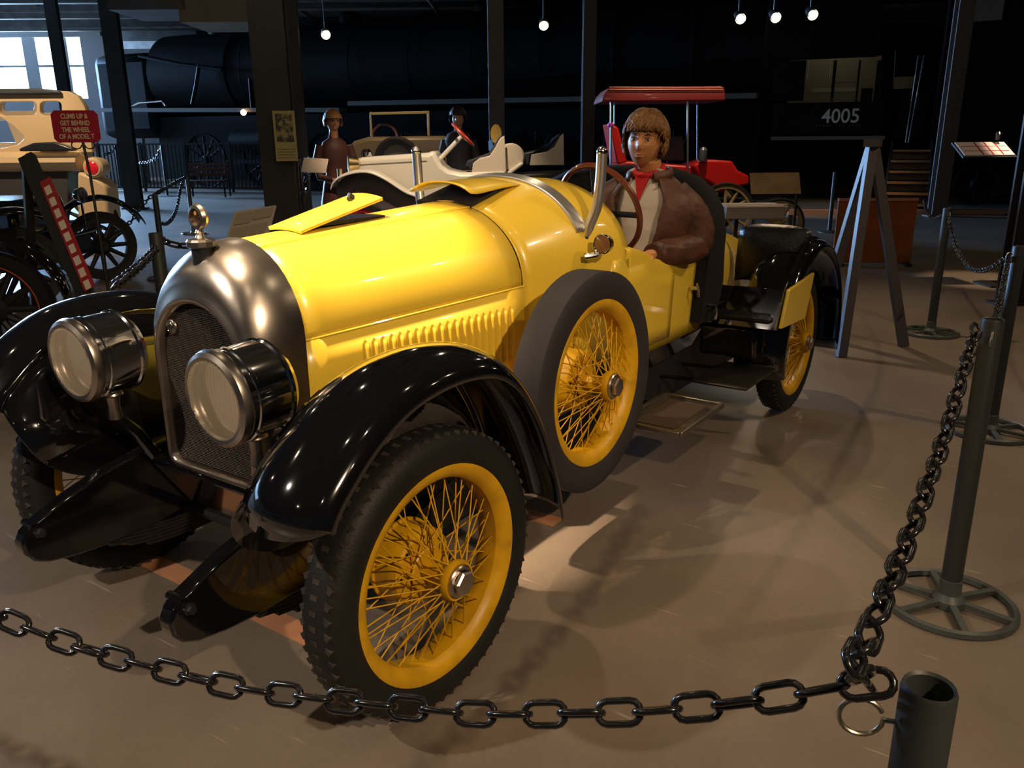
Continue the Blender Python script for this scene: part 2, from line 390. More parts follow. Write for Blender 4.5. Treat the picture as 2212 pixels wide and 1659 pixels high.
# lamp tie bar
# chassis: frame horns with leaf springs, axle, rails
def horn_poly(y):
    top = [(.55, .585), (.25, .60), (.0, .592), (-.15, .575), (-.30, .545), (-.42, .505), (-.52, .462)]
    tip = [(-.550, .44), (-.566, .41), (-.562, .375), (-.54, .345), (-.50, .325)]
    bot = [(-.42, .312), (-.30, .305), (-.15, .31), (.0, .33), (.25, .40), (.55, .47)]
    return [Vector((a, y, b)) for a, b in top+tip+bot]
for sg in (-1, 1):
    y0 = sg*.36
    fr = MB().prism(horn_poly(y0-.027), (0, .054, 0)).build('frame_horn', BLK, car, bevel=.008)
    for s2 in (-1, 1):
        MB().lathe([(.017, 0), (.017, .010), (.012, .012), (.012, .02), (.006, .021)], (-.515, y0+s2*.027, .43), (0, s2, 0), 6).build('shackle_bolt', DARKM, fr)
    MB().tube([(-.525, y0-.031, .452), (-.525, y0+.031, .452)], .012, 10).build('shackle_roller', BLK, fr)
    for q in (-.30, -.20): MB().sphere((q, y0, interp([(-.42, .505), (-.30, .547), (-.15, .577)], q)), .009, 8, (1, 1, .6)).build('rivet', BLK, fr)
    # spring leaves
    sp = thing('leaf', '', 'x'); bpy.data.objects.remove(sp)
    for k in range(6):
        L_ = .56-.07*k; z0 = .30-.012*k
        MB().loft([[Vector((x, y0+s_*.024, z0+.16*(x/.62)**2*(.9)+dz)) for s_, dz in ((-1, -.005), (1, -.005), (1, .005), (-1, .005))] for x in [L_*(i/8-1)*1.0*.9 + L_*i/8*.9 for i in range(9)]], True, True).build('spring_leaf', BLKS, car)
    MB().bar((.5, y0, .52), (3.75, y0*.95, .55), .05, .10).build('frame_rail', BLK, car)
    MB().prism([(.9, sg*.452, .57), (2.5, sg*.452, .57), (2.5, sg*.40, .47), (.9, sg*.40, .44)], (0, .004, 0)).build('frame_apron', BLK, car)
MB().tube([(0, -.60, .385), (0, -.42, .36), (0, -.3, .31), (0, .3, .31), (0, .42, .36), (0, .60, .385)], .024, 8).build('front_axle', DARKM, car)
MB().tube([(.13, -.58, .36), (.13, .58, .36)], .012, 8).build('tie_rod', DARKM, car)
MB().prism([(-.16, -.33, .545), (-.10, -.33, .56), (.2, -.33, .58), (.2, -.33, .30), (.0, -.33, .30)], (0, .66, 0)).build('front_apron', BLK, car, bevel=.02)
MB().box((1.95, 0, .37), (3.1, .76, .26)).build('underbody_shade', DARKM, car)  # added dark box standing in for the shadow under the body
MB().tube([(.0, 0, .56), (-.06, 0, .50), (.0, 0, .44), (.3, 0, .42)], .05, 10).build('crank_case', GREASE_SHADE, car)
MB().box((.7, 0, .56), (.7, .34, .3)).build('engine_block', GREASE_SHADE, car, bevel=.04)
MB().tube([(3.15, -.62, .401), (3.15, .62, .401)], .035, 10).build('rear_axle', DARKM, car)
MB().sphere((3.15, 0, .401), .13, 16).build('differential', DARKM, car)

# ---- wheels
def tyre_prof(R0, flat):
    if flat: return [(.292, .045), (.306, .056), (.335, .066), (.37, .067), (R0-.012, .062), (R0, .054), (R0+.001, .0), (R0, -.054), (R0-.012, -.062), (.37, -.067), (.335, -.066), (.306, -.056), (.292, -.045)]
    return [(.292, .045), (.303, .057), (.325, .064), (.35, .066), (.372, .060), (.388, .048), (R0-.004, .028), (R0-.003, .0), (R0-.004, -.028), (.388, -.048), (.372, -.060), (.35, -.066), (.325, -.064), (.303, -.057), (.292, -.045)]
AX = Vector((0, -1, 0))
def ringm(prof, n, m, name, ang=40): return MB().lathe(prof, (0, 0, 0), AX, n, caps=False).mesh(name, m, ang)
tyre_m = ringm(tyre_prof(.401, 0), 72, RUB, 'tyre', 60); tyre_f = ringm(tyre_prof(.405, 1), 72, RUB, 'tyre', 30)
rim_m = ringm([(.262, .030), (.270, .046), (.282, .054), (.296, .059), (.306, .058), (.310, .052), (.305, .046), (.296, .042), (.286, .036), (.276, .026), (.272, .0), (.276, -.026), (.296, -.045), (.306, -.050), (.306, -.056), (.290, -.056), (.268, -.04), (.262, 0), (.262, .030)], 72, YELW, 'rim', 50)
hub_m = ringm([(.001, .075), (.030, .070), (.045, .078), (.054, .090), (.057, .104), (.053, .114), (.046, .112), (.044, .10), (.028, .09), (.028, -.03), (.05, -.035), (.052, -.045), (.001, -.046)], 28, YELW, 'hub')
hubf_m = ringm([(.030, .0), (.058, .004), (.062, .0), (.058, -.006), (.03, -.01)], 28, YELW, 'hub_flange')
cap_m = MB().lathe([(.045, .10), (.046, .118), (.042, .122), (.034, .123)], (0, 0, 0), AX, 28, caps=False).lathe([(.036, .118), (.036, .134), (.031, .139), (.001, .140)], (0, 0, 0), AX, 6).mesh('hub_cap', NIK, 25)
drum_m = ringm([(.001, -.012), (.098, -.013), (.106, -.018), (.110, -.03), (.112, -.05), (.112, -.09), (.12, -.092), (.12, -.098), (.001, -.10)], 40, YELW, 'brake_drum', 15)
bolt_m = MB().lathe([(.006, -.0118), (.006, -.020)], (0, 0, 0), AX, 8).mesh('bolt', DARKM)
spk = MB().lathe([(1, 0), (1, 1)], (0, 0, 0), (0, 0, 1), 6).mesh('spoke', YELW, 60)
tread = MB()
for k in range(64):
    a = 2*pi*k/64
    for s2 in (-1, 1):
        b = a+(.03 if s2 > 0 else -.03)
        r = Matrix.Rotation(-b, 3, 'Y')@Matrix.Rotation(radians(28*s2), 3, 'X') if 0 else Matrix.Rotation(-b, 3, 'Y')
        q = Matrix.Rotation(radians(32*s2), 3, 'X')
        tread.box(r@Vector((.3855, s2*.035, 0)), (.016, .032, .016), r@q)
    r = Matrix.Rotation(-a-.049, 3, 'Y'); tread.box(r@Vector((.3945, 0, 0)), (.010, .022, .013), r)
tread_m = tread.mesh('tread', DUSTY)
def wheel(name, loc, steer=0, flip=0, flat=0, drum=True, phase=0):
    w = bpy.data.objects.new(name, tyre_f if flat else tyre_m); COL.objects.link(w); w.parent = car
    w.matrix_basis = Matrix.Translation(loc) @ Matrix.Rotation(steer+(pi if flip else 0), 4, 'Z') @ Matrix.Rotation(phase, 4, 'Y')
    inst('rim', rim_m, w); inst('hub', hub_m, w); inst('hub_cap', cap_m, w)
    inst('hub_flange', hubf_m, w, Matrix.Translation((0, -.0, 0)))
    if not flat: t = inst('tread', tread_m, w); t['kind'] = 'stuff'
    if drum:
        inst('brake_drum', drum_m, w)
        for k in range(8): inst('bolt', bolt_m, w, Matrix.Rotation(2*pi*k/8, 4, 'Y') @ Matrix.Translation((.09, 0, 0)))
    n = 24
    for k in range(n):
        for fl in (0, 1, 2):
            a = 2*pi*(k+fl*.33)/n; s = 1 if k % 2 else -1
            if fl == 0: A = Vector((.046, -.098, 0)); d = .55; e = -.012
            elif fl == 1: A = Vector((.058, .002, 0)); d = .85; e = .012
            else: A = Vector((.046, -.085, 0)); d = .25; e = .02
            if fl == 2 and k % 2: continue
            a2 = a+s*d
            P = Matrix.Rotation(-a, 3, 'Y') @ A; Q = Matrix.Rotation(-a2, 3, 'Y') @ Vector((.264, e, 0))
            dr = Q-P; M_ = Matrix.Translation(P) @ dr.to_track_quat('Z', 'Y').to_matrix().to_4x4() @ Matrix.Diagonal((.0021, .0021, dr.length, 1))
            inst('spoke', spk, w, M_)
    return w
wheel('front_wheel', (0, -.71, .401), -.036)
wheel('front_wheel', (0, .71, .401), -.036, flip=1, phase=.1)
wheel('rear_wheel', (3.15, -.71, .401), 0, phase=.2)
wheel('rear_wheel', (3.15, .71, .401), 0, flip=1)
sw = wheel('spare_wheel', (1.0156, -.612, .667), 0, flat=1, phase=.13)
sw.data = sw.data.copy(); sw.data.materials[0] = RUBG if 0 else mat('faded_tyre_rubber', (.024, .022, .024), .7, noise_amt=.2, nscale=6)
sw['label'] = 'spare wire wheel with smooth faded tyre'
# clamp arms for the spare
MB().tube([(1.0156, -.36, .62), (1.0156, -.52, .64)], .03, 10).build('spare_carrier', YELW, car)

# ---- fenders
def fender(path, y_out, y_in, sg, name, crown=.055, lip=.0):
    n = len(path); rings = []
    for i, (x, z) in enumerate(path):
        a = path[max(i-1, 0)]; b = path[min(i+1, n-1)]; t = Vector((b[0]-a[0], 0, b[1]-a[1])).normalized(); nn = Vector((-t.z, 0, t.x))
        r = []
        for k in range(13):
            u = k/12; off = crown*(sin(pi*min(1, u*1.06))**.62) + .006*u
            r.append(Vector((x, sg*lerp(y_out, y_in, u), z))+nn*off*(1 if i else .7)-(t*lip*sin(pi*u)**.7 if i == 0 else V(0, 0, 0)))
        r.insert(0, Vector((x, sg*(y_out+.004), z))-nn*.016)
        rings.append(r)
    f = MB().loft(rings, False).build(name, BLK, car, solid=.004, ang=60); return f
fp = [(-.455, .735), (-.44, .765), (-.40, .808), (-.312, .880), (-.20, .938), (-.08, .962), (.04, .962), (.15, .940), (.235, .89), (.31, .81), (.375, .71), (.43, .59), (.465, .49), (.487, .395)]
fp2 = [(p.x, p.y) for p in [Vector((q.x, q.z)) for q in catmull([(a, 0, b) for a, b in fp], 4)]]
for sg in (-1, 1):
    f = fender(fp2, .845, .575, sg, 'front_fender', lip=.045)
    up_ = [Vector((x, sg*.577, z+.004)) for x, z in fp2]
    lo = catmull([(-.455, sg*.56, .73), (-.445, sg*.50, .66), (-.40, sg*.46, .57), (-.28, sg*.44, .50), (-.12, sg*.43, .50), (.05, sg*.43, .56), (.3, sg*.43, .56), (.42, sg*.46, .50), (.487, sg*.5, .395)], 8)
    lo = [lo[int(i*(len(lo)-1)/(len(up_)-1))] for i in range(len(up_))]
    MB().loft([[a, a.lerp(b, .25)+V(0, sg*.01, 0), a.lerp(b, .6), b] for a, b in zip(up_, lo)], False).build('inner_valance', BLK, f, solid=.004)
rp = [(3.15+.55*cos(radians(a)), .40+.55*sin(radians(a))) for a in range(188, -22, -7)]
for sg in (-1, 1): fender(rp, .86, .60, sg, 'rear_fender', .045)
MB().tube([(3.62, -.72, .53), (3.74, -.72, .53)], .02, 10).build('tail_lamp', BLK, car)

# ---- running steps (worn plates on brackets)
for (x0, x1) in ((1.35, 1.80), (2.10, 2.53)):
    st = MB().box(((x0+x1)/2, -.71, .395), (x1-x0, .27, .012)).build('step_plate', ALU if x0 < 2 else mat('dark_step', (.05, .046, .042), .35, metal=.8), car, bevel=.004)
    if x0 < 2:
        for a, b in (((x0, -.845), (x1, -.845)), ((x0, -.575), (x1, -.575)), ((x0, -.845), (x0, -.575)), ((x1, -.845), (x1, -.575))):
            MB().bar((*a, .405), (*b, .405), .022, .022).build('step_edge', ALU, st, bevel=.004)
        MB().box(((x0+x1)/2, -.71, .4035), (x1-x0-.11, .17, .004)).build('step_mat', mat('brown_step_mat', (.055, .035, .025), .8, bump=.3), st)
    for xx in (x0+.08, x1-.08): MB().bar((xx, -.34, .37), (xx, -.60, .382), .03, .012).build('step_bracket', BLK, car)
# ---- pull-out side seat with its yellow drawer front
MB().box((2.62, -.66, .655), (.36, .36, .07)).build('side_seat', LEA, car, bevel=.03)
rings = []
for j in range(13):
    a = radians(-20+j*11)
    rings.append([Vector((2.93+.02*(1-(k/8*2-1)**4)*-1+.09*(1-cos(a))-.04, lerp(-.50, -.82, k/8), .80+.22*sin(a)+.0)) for k in range(9)])
rb = []
for j in range(15):
    t = j/14; z = lerp(.78, 1.06, t)
    bul = .055*sin(pi*min(1, t*1.05))**.5
    rb.append([Vector((2.93-bul*(1-abs(k/10*2-1)**3)+.04*t, lerp(-.46, -.835, k/10), z-.02*abs(k/10*2-1)**4)) for k in range(11)])
MB().loft(rb, False).build('side_seat_back', LEA, car, solid=.03)
MB().tube([(2.56, -.83, .70), (2.66, -.84, .83), (2.80, -.84, .93), (2.93, -.835, 1.00)], .012, 10).build('seat_arm', BLK, car)
MB().prism([(2.46, -.875, .62), (2.86, -.875, .60), (2.96, -.875, .83), (2.54, -.875, .80)], (0, .018, 0)).build('drawer_front', YEL, car, bevel=.004)
MB().prism([(2.435, -.855, .615), (2.455, -.855, .615), (2.53, -.855, .80), (2.51, -.855, .80)], (0, .33, 0)).build('drawer_edge', BLK, car)
MB().box((2.58, -.60, .52), (.22, .30, .17)).build('battery_box', BLK, car, bevel=.02)

# ---- bonnet scoops
sc_ = MB(); a = on(608, 496, 1, .075); 
P = [V(.20, -.075, 1.252), V(.20, .075, 1.256), V(.575, .075, 1.338), V(.565, -.075, 1.330)]
up1 = MB(); rings = []
for i in range(7):
    t = i/6
    rings.append([P[0].lerp(P[3], t).lerp(P[1].lerp(P[2], t), k/8)+V(0, 0, .006*(1-(k/4-1)**2)) for k in range(9)])
l1 = up1.loft(rings, False).build('scoop_lid', YEL, car, solid=.012, bevel=.003)
MB().tube([V(.47, -.01, 1.333), V(.485, .0, 1.345), V(.50, .0, 1.336)], .008, 6).build('lid_catch', DARKM, l1)
MB().box((.43, 0, 1.268), (.30, .13, .012)).build('scoop_opening_shade', GREASE_SHADE, car)  # dark plate painted as the shade inside the scoop mouth
cv = []
for i in range(9):
    t = i/8; x = lerp(.95, 1.27, t); hh = .075*(1-t)**.8
    cv.append([V(x, lerp(-.15, .15, k/12), interp(ZT, x)-.012*(abs(k/6-1)**2)*1.6+(.004+hh)*(1-.25*abs(k/6-1)**3)) for k in range(13)])
v = MB().loft(cv, False).build('cowl_ventilator', YEL, car, solid=.006)
MB().box((1.08, 0, 1.312), (.22, .27, .012), Matrix.Rotation(radians(-14), 3, 'Y')).build('ventilator_opening_shade', GREASE_SHADE, car)  # dark sheet in place of the shade under the ventilator
# ---- windshield strip and posts
ws = []
for k in range(41):
    th = radians(25+130*k/40); p = sec(1.33, th, .004); ws.append([sec(1.300, th, .002), sec(1.306, th, .010), sec(1.350, th, .014), sec(1.360, th, .003)])
SAT = mat('satin_silver', (.72, .70, .66), .3, metal=.9)
wf = MB().loft(ws, False, False).build('windshield_base', SAT, car, solid=.004)
for sg in (-1, 1):
    pts = catmull([(1.35, sg*.41, 1.150), (1.35, sg*.425, 1.195), (1.355, sg*.452, 1.265), (1.36, sg*.463, 1.36), (1.36, sg*.468, 1.465)], 5)
    wp = MB().tube(pts, [.013+.008*min(1, i/4) for i in range(len(pts))], 14).build('windshield_post', SAT, car)
    MB().sphere(pts[-1]+V(0, 0, .004), .023, 12).build('post_knob', CHR, wp)
    MB().lathe([(.006, -.03), (.012, -.02), (.009, 0), (.013, .012)], (1.35, sg*.408, 1.16), (0, 0, 1), 10).build('post_foot', CHR, wp)
# ---- cowl lamp
for sg in (-1, 1):
    cl = MB().lathe([(.004, -.055), (.022, -.05), (.034, -.03), (.038, -.006), (.040, 0), (.036, .006), (.033, .004)], (1.31, sg*.505, 1.128), (-1, sg*.0, .05), 28, caps=False).build('cowl_lamp', CHR, car)
    MB().lathe([(.0335, .003), (.001, .010)], (1.31, sg*.505, 1.128), (-1, 0, .05), 24).build('lamp_lens', mat('amber_lens', (.18, .08, .03), .15, coat=.5), cl)
    MB().tube([(1.33, sg*.50, 1.10), (1.30, sg*.48, 1.085), (1.27, sg*.45, 1.08)], .012, 8).build('lamp_arm', CHR, cl)
# ---- steering wheel
swc = V(1.72, -.262, 1.215); ax = V(.80, -.05, .60).normalized() if 0 else V(.93, -.12, .35).normalized()
u = ax.orthogonal().normalized(); w_ = ax.cross(u)
st = MB().tube([swc+(u*cos(2*pi*k/48)+w_*sin(2*pi*k/48))*.207 for k in range(48)], .013, 10, closed=True).build('steering_wheel', WOODW, car)
for k in range(4):
    a = 2*pi*(k+.5)/4; MB().tube([swc-ax*.02, swc+(u*cos(a)+w_*sin(a))*.20], .007, 6, flat=2).build('spoke', DARKM, st)
MB().lathe([(.03, -.03), (.035, 0), (.02, .012)], swc-ax*.01, ax, 16).build('hub', DARKM, st)
MB().tube([swc-ax*.02, swc-ax*.5-V(0, 0, .12)], .02, 10).build('steering_column', BLK, car)
MB().tube([(1.62, -.42, .98), (1.58, -.40, 1.12), (1.53, -.385, 1.19)], .008, 6).build('brake_lever', YELW, car)
# ================================================================ DRIVER FIGURE
def figure_head(o, hx, parent, skin, lookz, scale=1):
    pass
SKIN = mat('painted_skin', (.50, .22, .085), .5)
HAIR = mat('brown_hair', (.27, .125, .035), .55, noise_amt=.5, nscale=30, bump=.6, bscale=60)
JAC = mat('brown_leather_jacket', (.10, .038, .020), .55, noise_amt=.4, nscale=9, bump=.5, bscale=28)
SHIRT = mat('white_shirt', (.55, .48, .38), .8, bump=.3, bscale=20)
SCARF = mat('red_scarf', (.5, .012, .012), .6, bump=.3, bscale=40)
def g(x, s): return math.exp(-x*x/(2*s*s))
def head_mesh(name, m, n=56, hair=False):
    """face looks along -x; half height .115"""
    rings = []; mm = n//2
    for j in range(mm+1):
        ph = pi*(j+.02 if j == 0 else (j-.02 if j == mm else j))/mm
        r = []
        for k in range(n):
            a = 2*pi*k/n; d = Vector((cos(a)*sin(ph), sin(a)*sin(ph), -cos(ph)))
            x, y, z = d.x*.095, d.y*.074, d.z*.115
            if z < 0:
                t = -z/.115; y *= 1-.24*t**1.8
                if x > 0: x *= 1-.35*t
                else: x *= 1-.05*t
            f = max(0, -d.x)
            if f > 0:
                zz = z/.115; yy = y
                x -= .024*g(yy, .0085)*(g(z+.018, .012)*1.0+g(z-.006, .016)*.45)*f      # nose
                x += .010*(g(abs(yy)-.031, .012)*g(z-.012, .011))*f                     # eye sockets
                x -= .005*g(z-.033, .008)*g(yy, .045)*f                                  # brow
                x -= .006*g(yy, .017)*(g(z+.050, .004)+g(z+.061, .005))*f               # lips
                x += .004*g(yy, .02)*g(z+.0555, .0022)*f
                x -= .007*g(yy, .018)*g(z+.088, .014)*f                                  # chin
                x -= .004*g(abs(yy)-.045, .014)*g(z+.018, .016)*f                        # cheeks
            r.append(Vector((x, y, z)))
        rings.append(r)
    return MB().loft(rings, True, True)
def hair_mb(fringe=.055, bulk=1.0, seed=1, low=-.08):
    rings = []; n = 72; mm = 34
    M_ = MB(); idx = {}; vs = []
    for j in range(mm+1):
        ph = pi*j/mm
        for k in range(n):
            a = 2*pi*k/n; d = Vector((cos(a)*sin(ph), sin(a)*sin(ph), cos(ph)))
            s = .5+.5*noise.noise(Vector((a*3+seed, ph*1.2, seed)))
            s2 = noise.noise(Vector((d.x*9+seed, d.y*9, d.z*2.5)))
            q = 1.10+.13*bulk+.06*bulk*s+.07*bulk*s2
            if d.z < 0: q *= 1-.12*abs(d.z)
            vs.append(Vector((d.x*.098*q+.006, d.y*.077*q*1.06, d.z*.113*q)))
            idx[j, k] = len(vs)-1
    fs = []
    for j in range(mm):
        for k in range(n):
            c = (vs[idx[j, k]]+vs[idx[j+1, k]])/2; l = (k+1) % n
            front = -c.x/.098; lim = fringe+.012*noise.noise(Vector((c.y*60, seed, 0)))
            side = abs(c.y)
            zmin = lim if front > .45 else (lerp(lim, low+.05, min(1, (.45-front)/.35)) if front > .1 else low)
            if c.z >= zmin: fs.append((idx[j, k], idx[j, l], idx[j+1, l], idx[j+1, k]))
    return MB().add(vs, fs)
def put(o, M): o.matrix_basis = M; return o
def hand(mb, wrist, d, palm_n, s=1, curl=.5):
    """palm with five fingers; d: direction of fingers, palm_n: palm normal"""
    d = Vector(d).normalized(); n = Vector(palm_n); n = (n-d*n.dot(d)).normalized(); sd = d.cross(n)
    pts = [Vector(wrist), Vector(wrist)+d*.045*s, Vector(wrist)+d*.085*s]
    rings = []
    for q, w, t in ((0, .024, .018), (.03, .036, .016), (.06, .041, .014), (.088, .040, .011)):
        rings.append([Vector(wrist)+d*q*s+sd*cos(2*pi*k/12)*w*s+n*sin(2*pi*k/12)*t*s for k in range(12)])
    mb.loft(rings, True, True)
    for i, L in enumerate((.068, .078, .072, .056)):
        b = Vector(wrist)+d*.083*s+sd*(.030-.020*i)*s; P = [b]; dd = d.copy()
        for seg in (.42, .32, .26):
            c = curl; dd = (dd*cos(c)+n*sin(c)).normalized(); nn = None
            P.append(P[-1]+dd*L*seg*s)
            n2 = (n*cos(c)-d*sin(c))
        mb.tube(P, [.0095*s, .009*s, .0085*s, .007*s], 8)
    b = Vector(wrist)+d*.025*s+sd*.030*s
    mb.tube([b, b+(d*.5+sd*.8)*.03*s, b+(d*.9+sd*.6+n*.3)*.055*s, b+(d+sd*.4+n*.6)*.072*s], [.013*s, .012*s, .010*s, .008*s], 8)

drv = thing('person', 'driver mannequin in brown leather jacket, white shirt and red neckerchief, seated in yellow car', 'person')
HC = V(2.13, -.268, 1.500)
HM = Matrix.Translation(HC) @ Matrix.Rotation(radians(13), 4, 'Z') @ Matrix.Rotation(radians(3), 4, 'X') @ Matrix.Scale(1.05, 4)
# one continuous body: neck, torso, thighs, shins, with head and hands grown on it
body = MB()
hm = head_mesh('head', SKIN); body.add([HM @ Vector(v) for v in hm.v], hm.f)
body.tube([(2.17, -.285, 1.30), (2.16, -.285, 1.37), (2.145, -.285, 1.42)], [.075, .056, .054], 20)
tor = []
for z, x, w, dp in ((.83, 2.20, .13, .12), (.95, 2.205, .135, .115), (1.08, 2.20, .17, .115), (1.2, 2.19, .18, .115), (1.28, 2.185, .165, .10), (1.33, 2.175, .09, .075)):
    tor.append([V(x+dp*cos(2*pi*k/24), -.285+w*sin(2*pi*k/24), z) for k in range(24)])
body.loft(tor, True, True)
for sg in (-1, 1):
    body.tube([(2.18, -.285+sg*.09, .86), (1.80, -.285+sg*.10, .84), (1.70, -.285+sg*.10, .80), (1.58, -.285+sg*.09, .64)], [.085, .07, .062, .05], 12)
body.tube([(2.18, -.285+.16, 1.27), (2.10, -.04, 1.13), (1.93, -.08, 1.08), (1.815, -.11, 1.12)], [.05, .042, .034, .022], 10); body.tube([(2.18, -.41, 1.27), (2.22, -.50, 1.08), (2.08, -.455, 1.0), (1.92, -.405, 1.01)], [.05, .045, .036, .022], 10)
hand(body, (1.92, -.405, 1.010), (-1, .18, -.06), (0, .1, -1), 1.0, .25)
hand(body, (1.815, -.11, 1.12), (-.72, -.28, .62), (.2, -.9, -.1), 1.0, .5)
fuse(body.build('body', SKIN, drv, ang=180), .0035)
hb = hair_mb(fringe=.050, bulk=.75, seed=3, low=-.058); hb.v = [tuple(HM @ Vector(v)) for v in hb.v]
hb.build('hair', HAIR, drv, solid=.006, ang=80)
fr_ = MB()
for k in range(17):
    y = -.072+.009*k; y += .004*sin(k*5.1)
    p0 = V(-.055-.045*(1-(y/.08)**2)**.5-.006, y, .092); p1 = V(-.085-.028*(1-(y/.08)**2), y*1.06+.004, .062); p2 = V(-.090-.02*(1-(y/.08)**2), y*1.05+.012*sin(k*2.7), .046+.010*sin(k*3.3))
    fr_.tube([HM @ p0, HM @ p1, HM @ p2], [.007, .0065, .0015], 6)
st_ = MB(); rs = random.Random(5)
for k in range(760):
    a = rs.uniform(0, 2*pi); p0 = rs.uniform(.03, .95); front = -cos(a)
    pe_ = p0+rs.uniform(.35, .75); lim = 1.20 if front > .5 else (1.20+.7*(.5-front)/.4 if front > .1 else 1.98); pe_ = min(pe_, lim+rs.uniform(-.12, .1))
    if pe_ < p0+.15: p0 = pe_-.4
    bend = rs.uniform(-.35, .35); r0 = 1.17+rs.uniform(-.02, .07); P_ = []
    for q in range(6):
        u_ = q/5; ph = p0+(pe_-p0)*u_; aa = a+bend*u_+.10*sin(u_*7+k); rr_ = r0+.05*sin(u_*pi)+(.04*u_*u_ if k % 3 else -.03*u_)
        P_.append(HM @ V(cos(aa)*sin(ph)*.098*rr_+.006, sin(aa)*sin(ph)*.079*rr_*1.05, cos(ph)*.113*rr_))
    st_.tube(P_, [.004, .006, .0062, .0055, .004, .001], 5)
for k in range(260):
    a = rs.uniform(0, 2*pi); front = -cos(a)
    if front > .25: continue
    p0 = rs.uniform(1.2, 1.75); pe_ = p0+rs.uniform(.3, .6); P_ = []; r0 = 1.15+rs.uniform(-.02, .06)
    for q in range(5):
        u_ = q/4; ph = min(p0+(pe_-p0)*u_, 2.05); aa = a+.15*sin(u_*5+k); rr_ = r0-.05*u_*u_
        P_.append(HM @ V(cos(aa)*sin(ph)*.098*rr_+.006, sin(aa)*sin(ph)*.079*rr_*1.05, cos(ph)*.113*rr_))
    st_.tube(P_, [.004, .006, .006, .004, .001], 5)
hs = st_.build('hair_strands', HAIR, drv, ang=180); hs['kind'] = 'stuff'
EYEW = mat('eye_white', (.55, .5, .42), .3); IRIS = mat('dark_iris', (.02, .03, .04), .2); BROW = mat('dark_brow', (.06, .025, .01), .7); LIP = mat('painted_lips', (.42, .15, .075), .45)
for sg in (-1, 1):
    e = MB(); e.sphere(HM @ V(-.0780, sg*.031, .012), .0115, 14, (1, 1.25, .72)).build('eye', EYEW, drv)
    MB().sphere(HM @ V(-.0875, sg*.031-.001, .0125), .0055, 10, (.6, 1, 1)).build('iris', IRIS, drv)
    MB().tube([HM @ V(-.090, sg*.018, .029), HM @ V(-.089, sg*.032, .035), HM @ V(-.080, sg*.046, .031)], [.0025, .003, .0015], 6).build('eyebrow', BROW, drv)
    MB().tube([HM @ V(-.0875, sg*.020, .0155), HM @ V(-.090, sg*.031, .0215), HM @ V(-.083, sg*.043, .0155)], .0016, 6).build('eyelid', BROW, drv)
    MB().sphere(HM @ V(.004, sg*.076, -.005), .022, 12, (.55, .35, 1.1)).build('ear', SKIN, drv)
for z, r in ((-.0505, .0042), (-.0605, .005)): MB().tube([HM @ V(-.083, -.021, -.0555), HM @ V(-.0965, -.008, z+.001), HM @ V(-.0965, .008, z+.001), HM @ V(-.083, .021, -.0555)], [.001, r, r, .001], 8).build('lip', LIP, drv)
# shirt and scarf
sh = []
for z, x, w, dp in ((.84, 2.19, .135, .14), (.95, 2.19, .145, .135), (1.08, 2.19, .18, .13), (1.2, 2.18, .185, .128), (1.28, 2.172, .165, .108), (1.325, 2.163, .10, .084), (1.345, 2.16, .078, .074)):
    sh.append([V(x+dp*cos(2*pi*k/40)*(1+.02*sin(k*1.7+z*30)), -.285+w*sin(2*pi*k/40), z) for k in range(40)])
MB().loft(sh, True, False).build('shirt', SHIRT, drv, ang=80)
for sg in (-1, 1): MB().prism([V(2.08, -.285+sg*.018, 1.325), V(2.062, -.285+sg*.02, 1.255), V(2.075, -.285+sg*.075, 1.30), V(2.12, -.285+sg*.088, 1.375), V(2.115, -.285+sg*.06, 1.385)], (.006, 0, 0)).build('shirt_collar', SHIRT, drv)
sf = MB().tube([V(2.148+.066*cos(a), -.285+.064*sin(a), 1.372+.022*cos(a)) for a in [2*pi*k/24 for k in range(24)]], .017, 8, closed=True)
sf.prism([V(2.072, -.325, 1.350), V(2.060, -.285, 1.358), V(2.072, -.250, 1.350), V(2.048, -.280, 1.225)], (.012, 0, 0))
sf.build('neckerchief', SCARF, drv, ang=60)
# jacket: open shell with sleeves
jk = []; gap = radians(27)
for i in range(17):
    t = i/16; z = lerp(.84, 1.345, t)
    w = interp([(.84, .150), (.95, .155), (1.03, .19), (1.1, .22), (1.2, .235), (1.26, .205), (1.31, .14), (1.345, .095)], z); dp = interp([(.84, .165), (1.0, .17), (1.2, .16), (1.28, .14), (1.345, .095)], z)
    gp = gap*interp([(.84, .8), (1.0, .95), (1.2, 1.15), (1.345, 1.7)], z)
    jk.append([V(2.19-.03*t-dp*cos(a)*(1+.03*sin(a*7+z*22)), -.285+w*sin(a)*(1+.02*sin(z*60+a*4)), z) for a in [gp+(2*pi-2*gp)*k/44 for k in range(45)]])
MB().loft(jk, False).build('jacket', JAC, drv, solid=.016, ang=80)
cl = []
for j in range(5):
    t = j/4; cl.append([V(2.165-(.080+.022*t)*cos(a)-.01, -.285+(.082+.03*t)*sin(a), 1.335+.055*sin(pi*min(1, t*.8))-.05*t*abs(cos(a/2))**2*(1 if 1 else 0)) for a in [radians(35)+(2*pi-radians(70))*k/30 for k in range(31)]])
MB().loft(cl, False).build('jacket_collar', JAC, drv, solid=.008, ang=80)
def sleeve(pts, rs, name, seed):
    P = catmull(pts, 7); n = len(P); R2 = []
    for i in range(n):
        t = i/(n-1)*(len(rs)-1); a = min(int(t), len(rs)-2); R2.append(lerp(rs[a], rs[a+1], t-a))
    m = MB().tube(P, R2, 28); out = []
    for v in m.v:
        v = Vector(v); q = noise.noise(v*11+V(seed, 0, 0))*.018+sin((v.z*85+v.x*60+v.y*30)+4*noise.noise(v*7))*.0055; out.append(tuple(v+V(q*.4, -abs(q) if seed else abs(q), q*.3)))
    m.v = out
    return m.build(name, JAC, drv, ang=80)
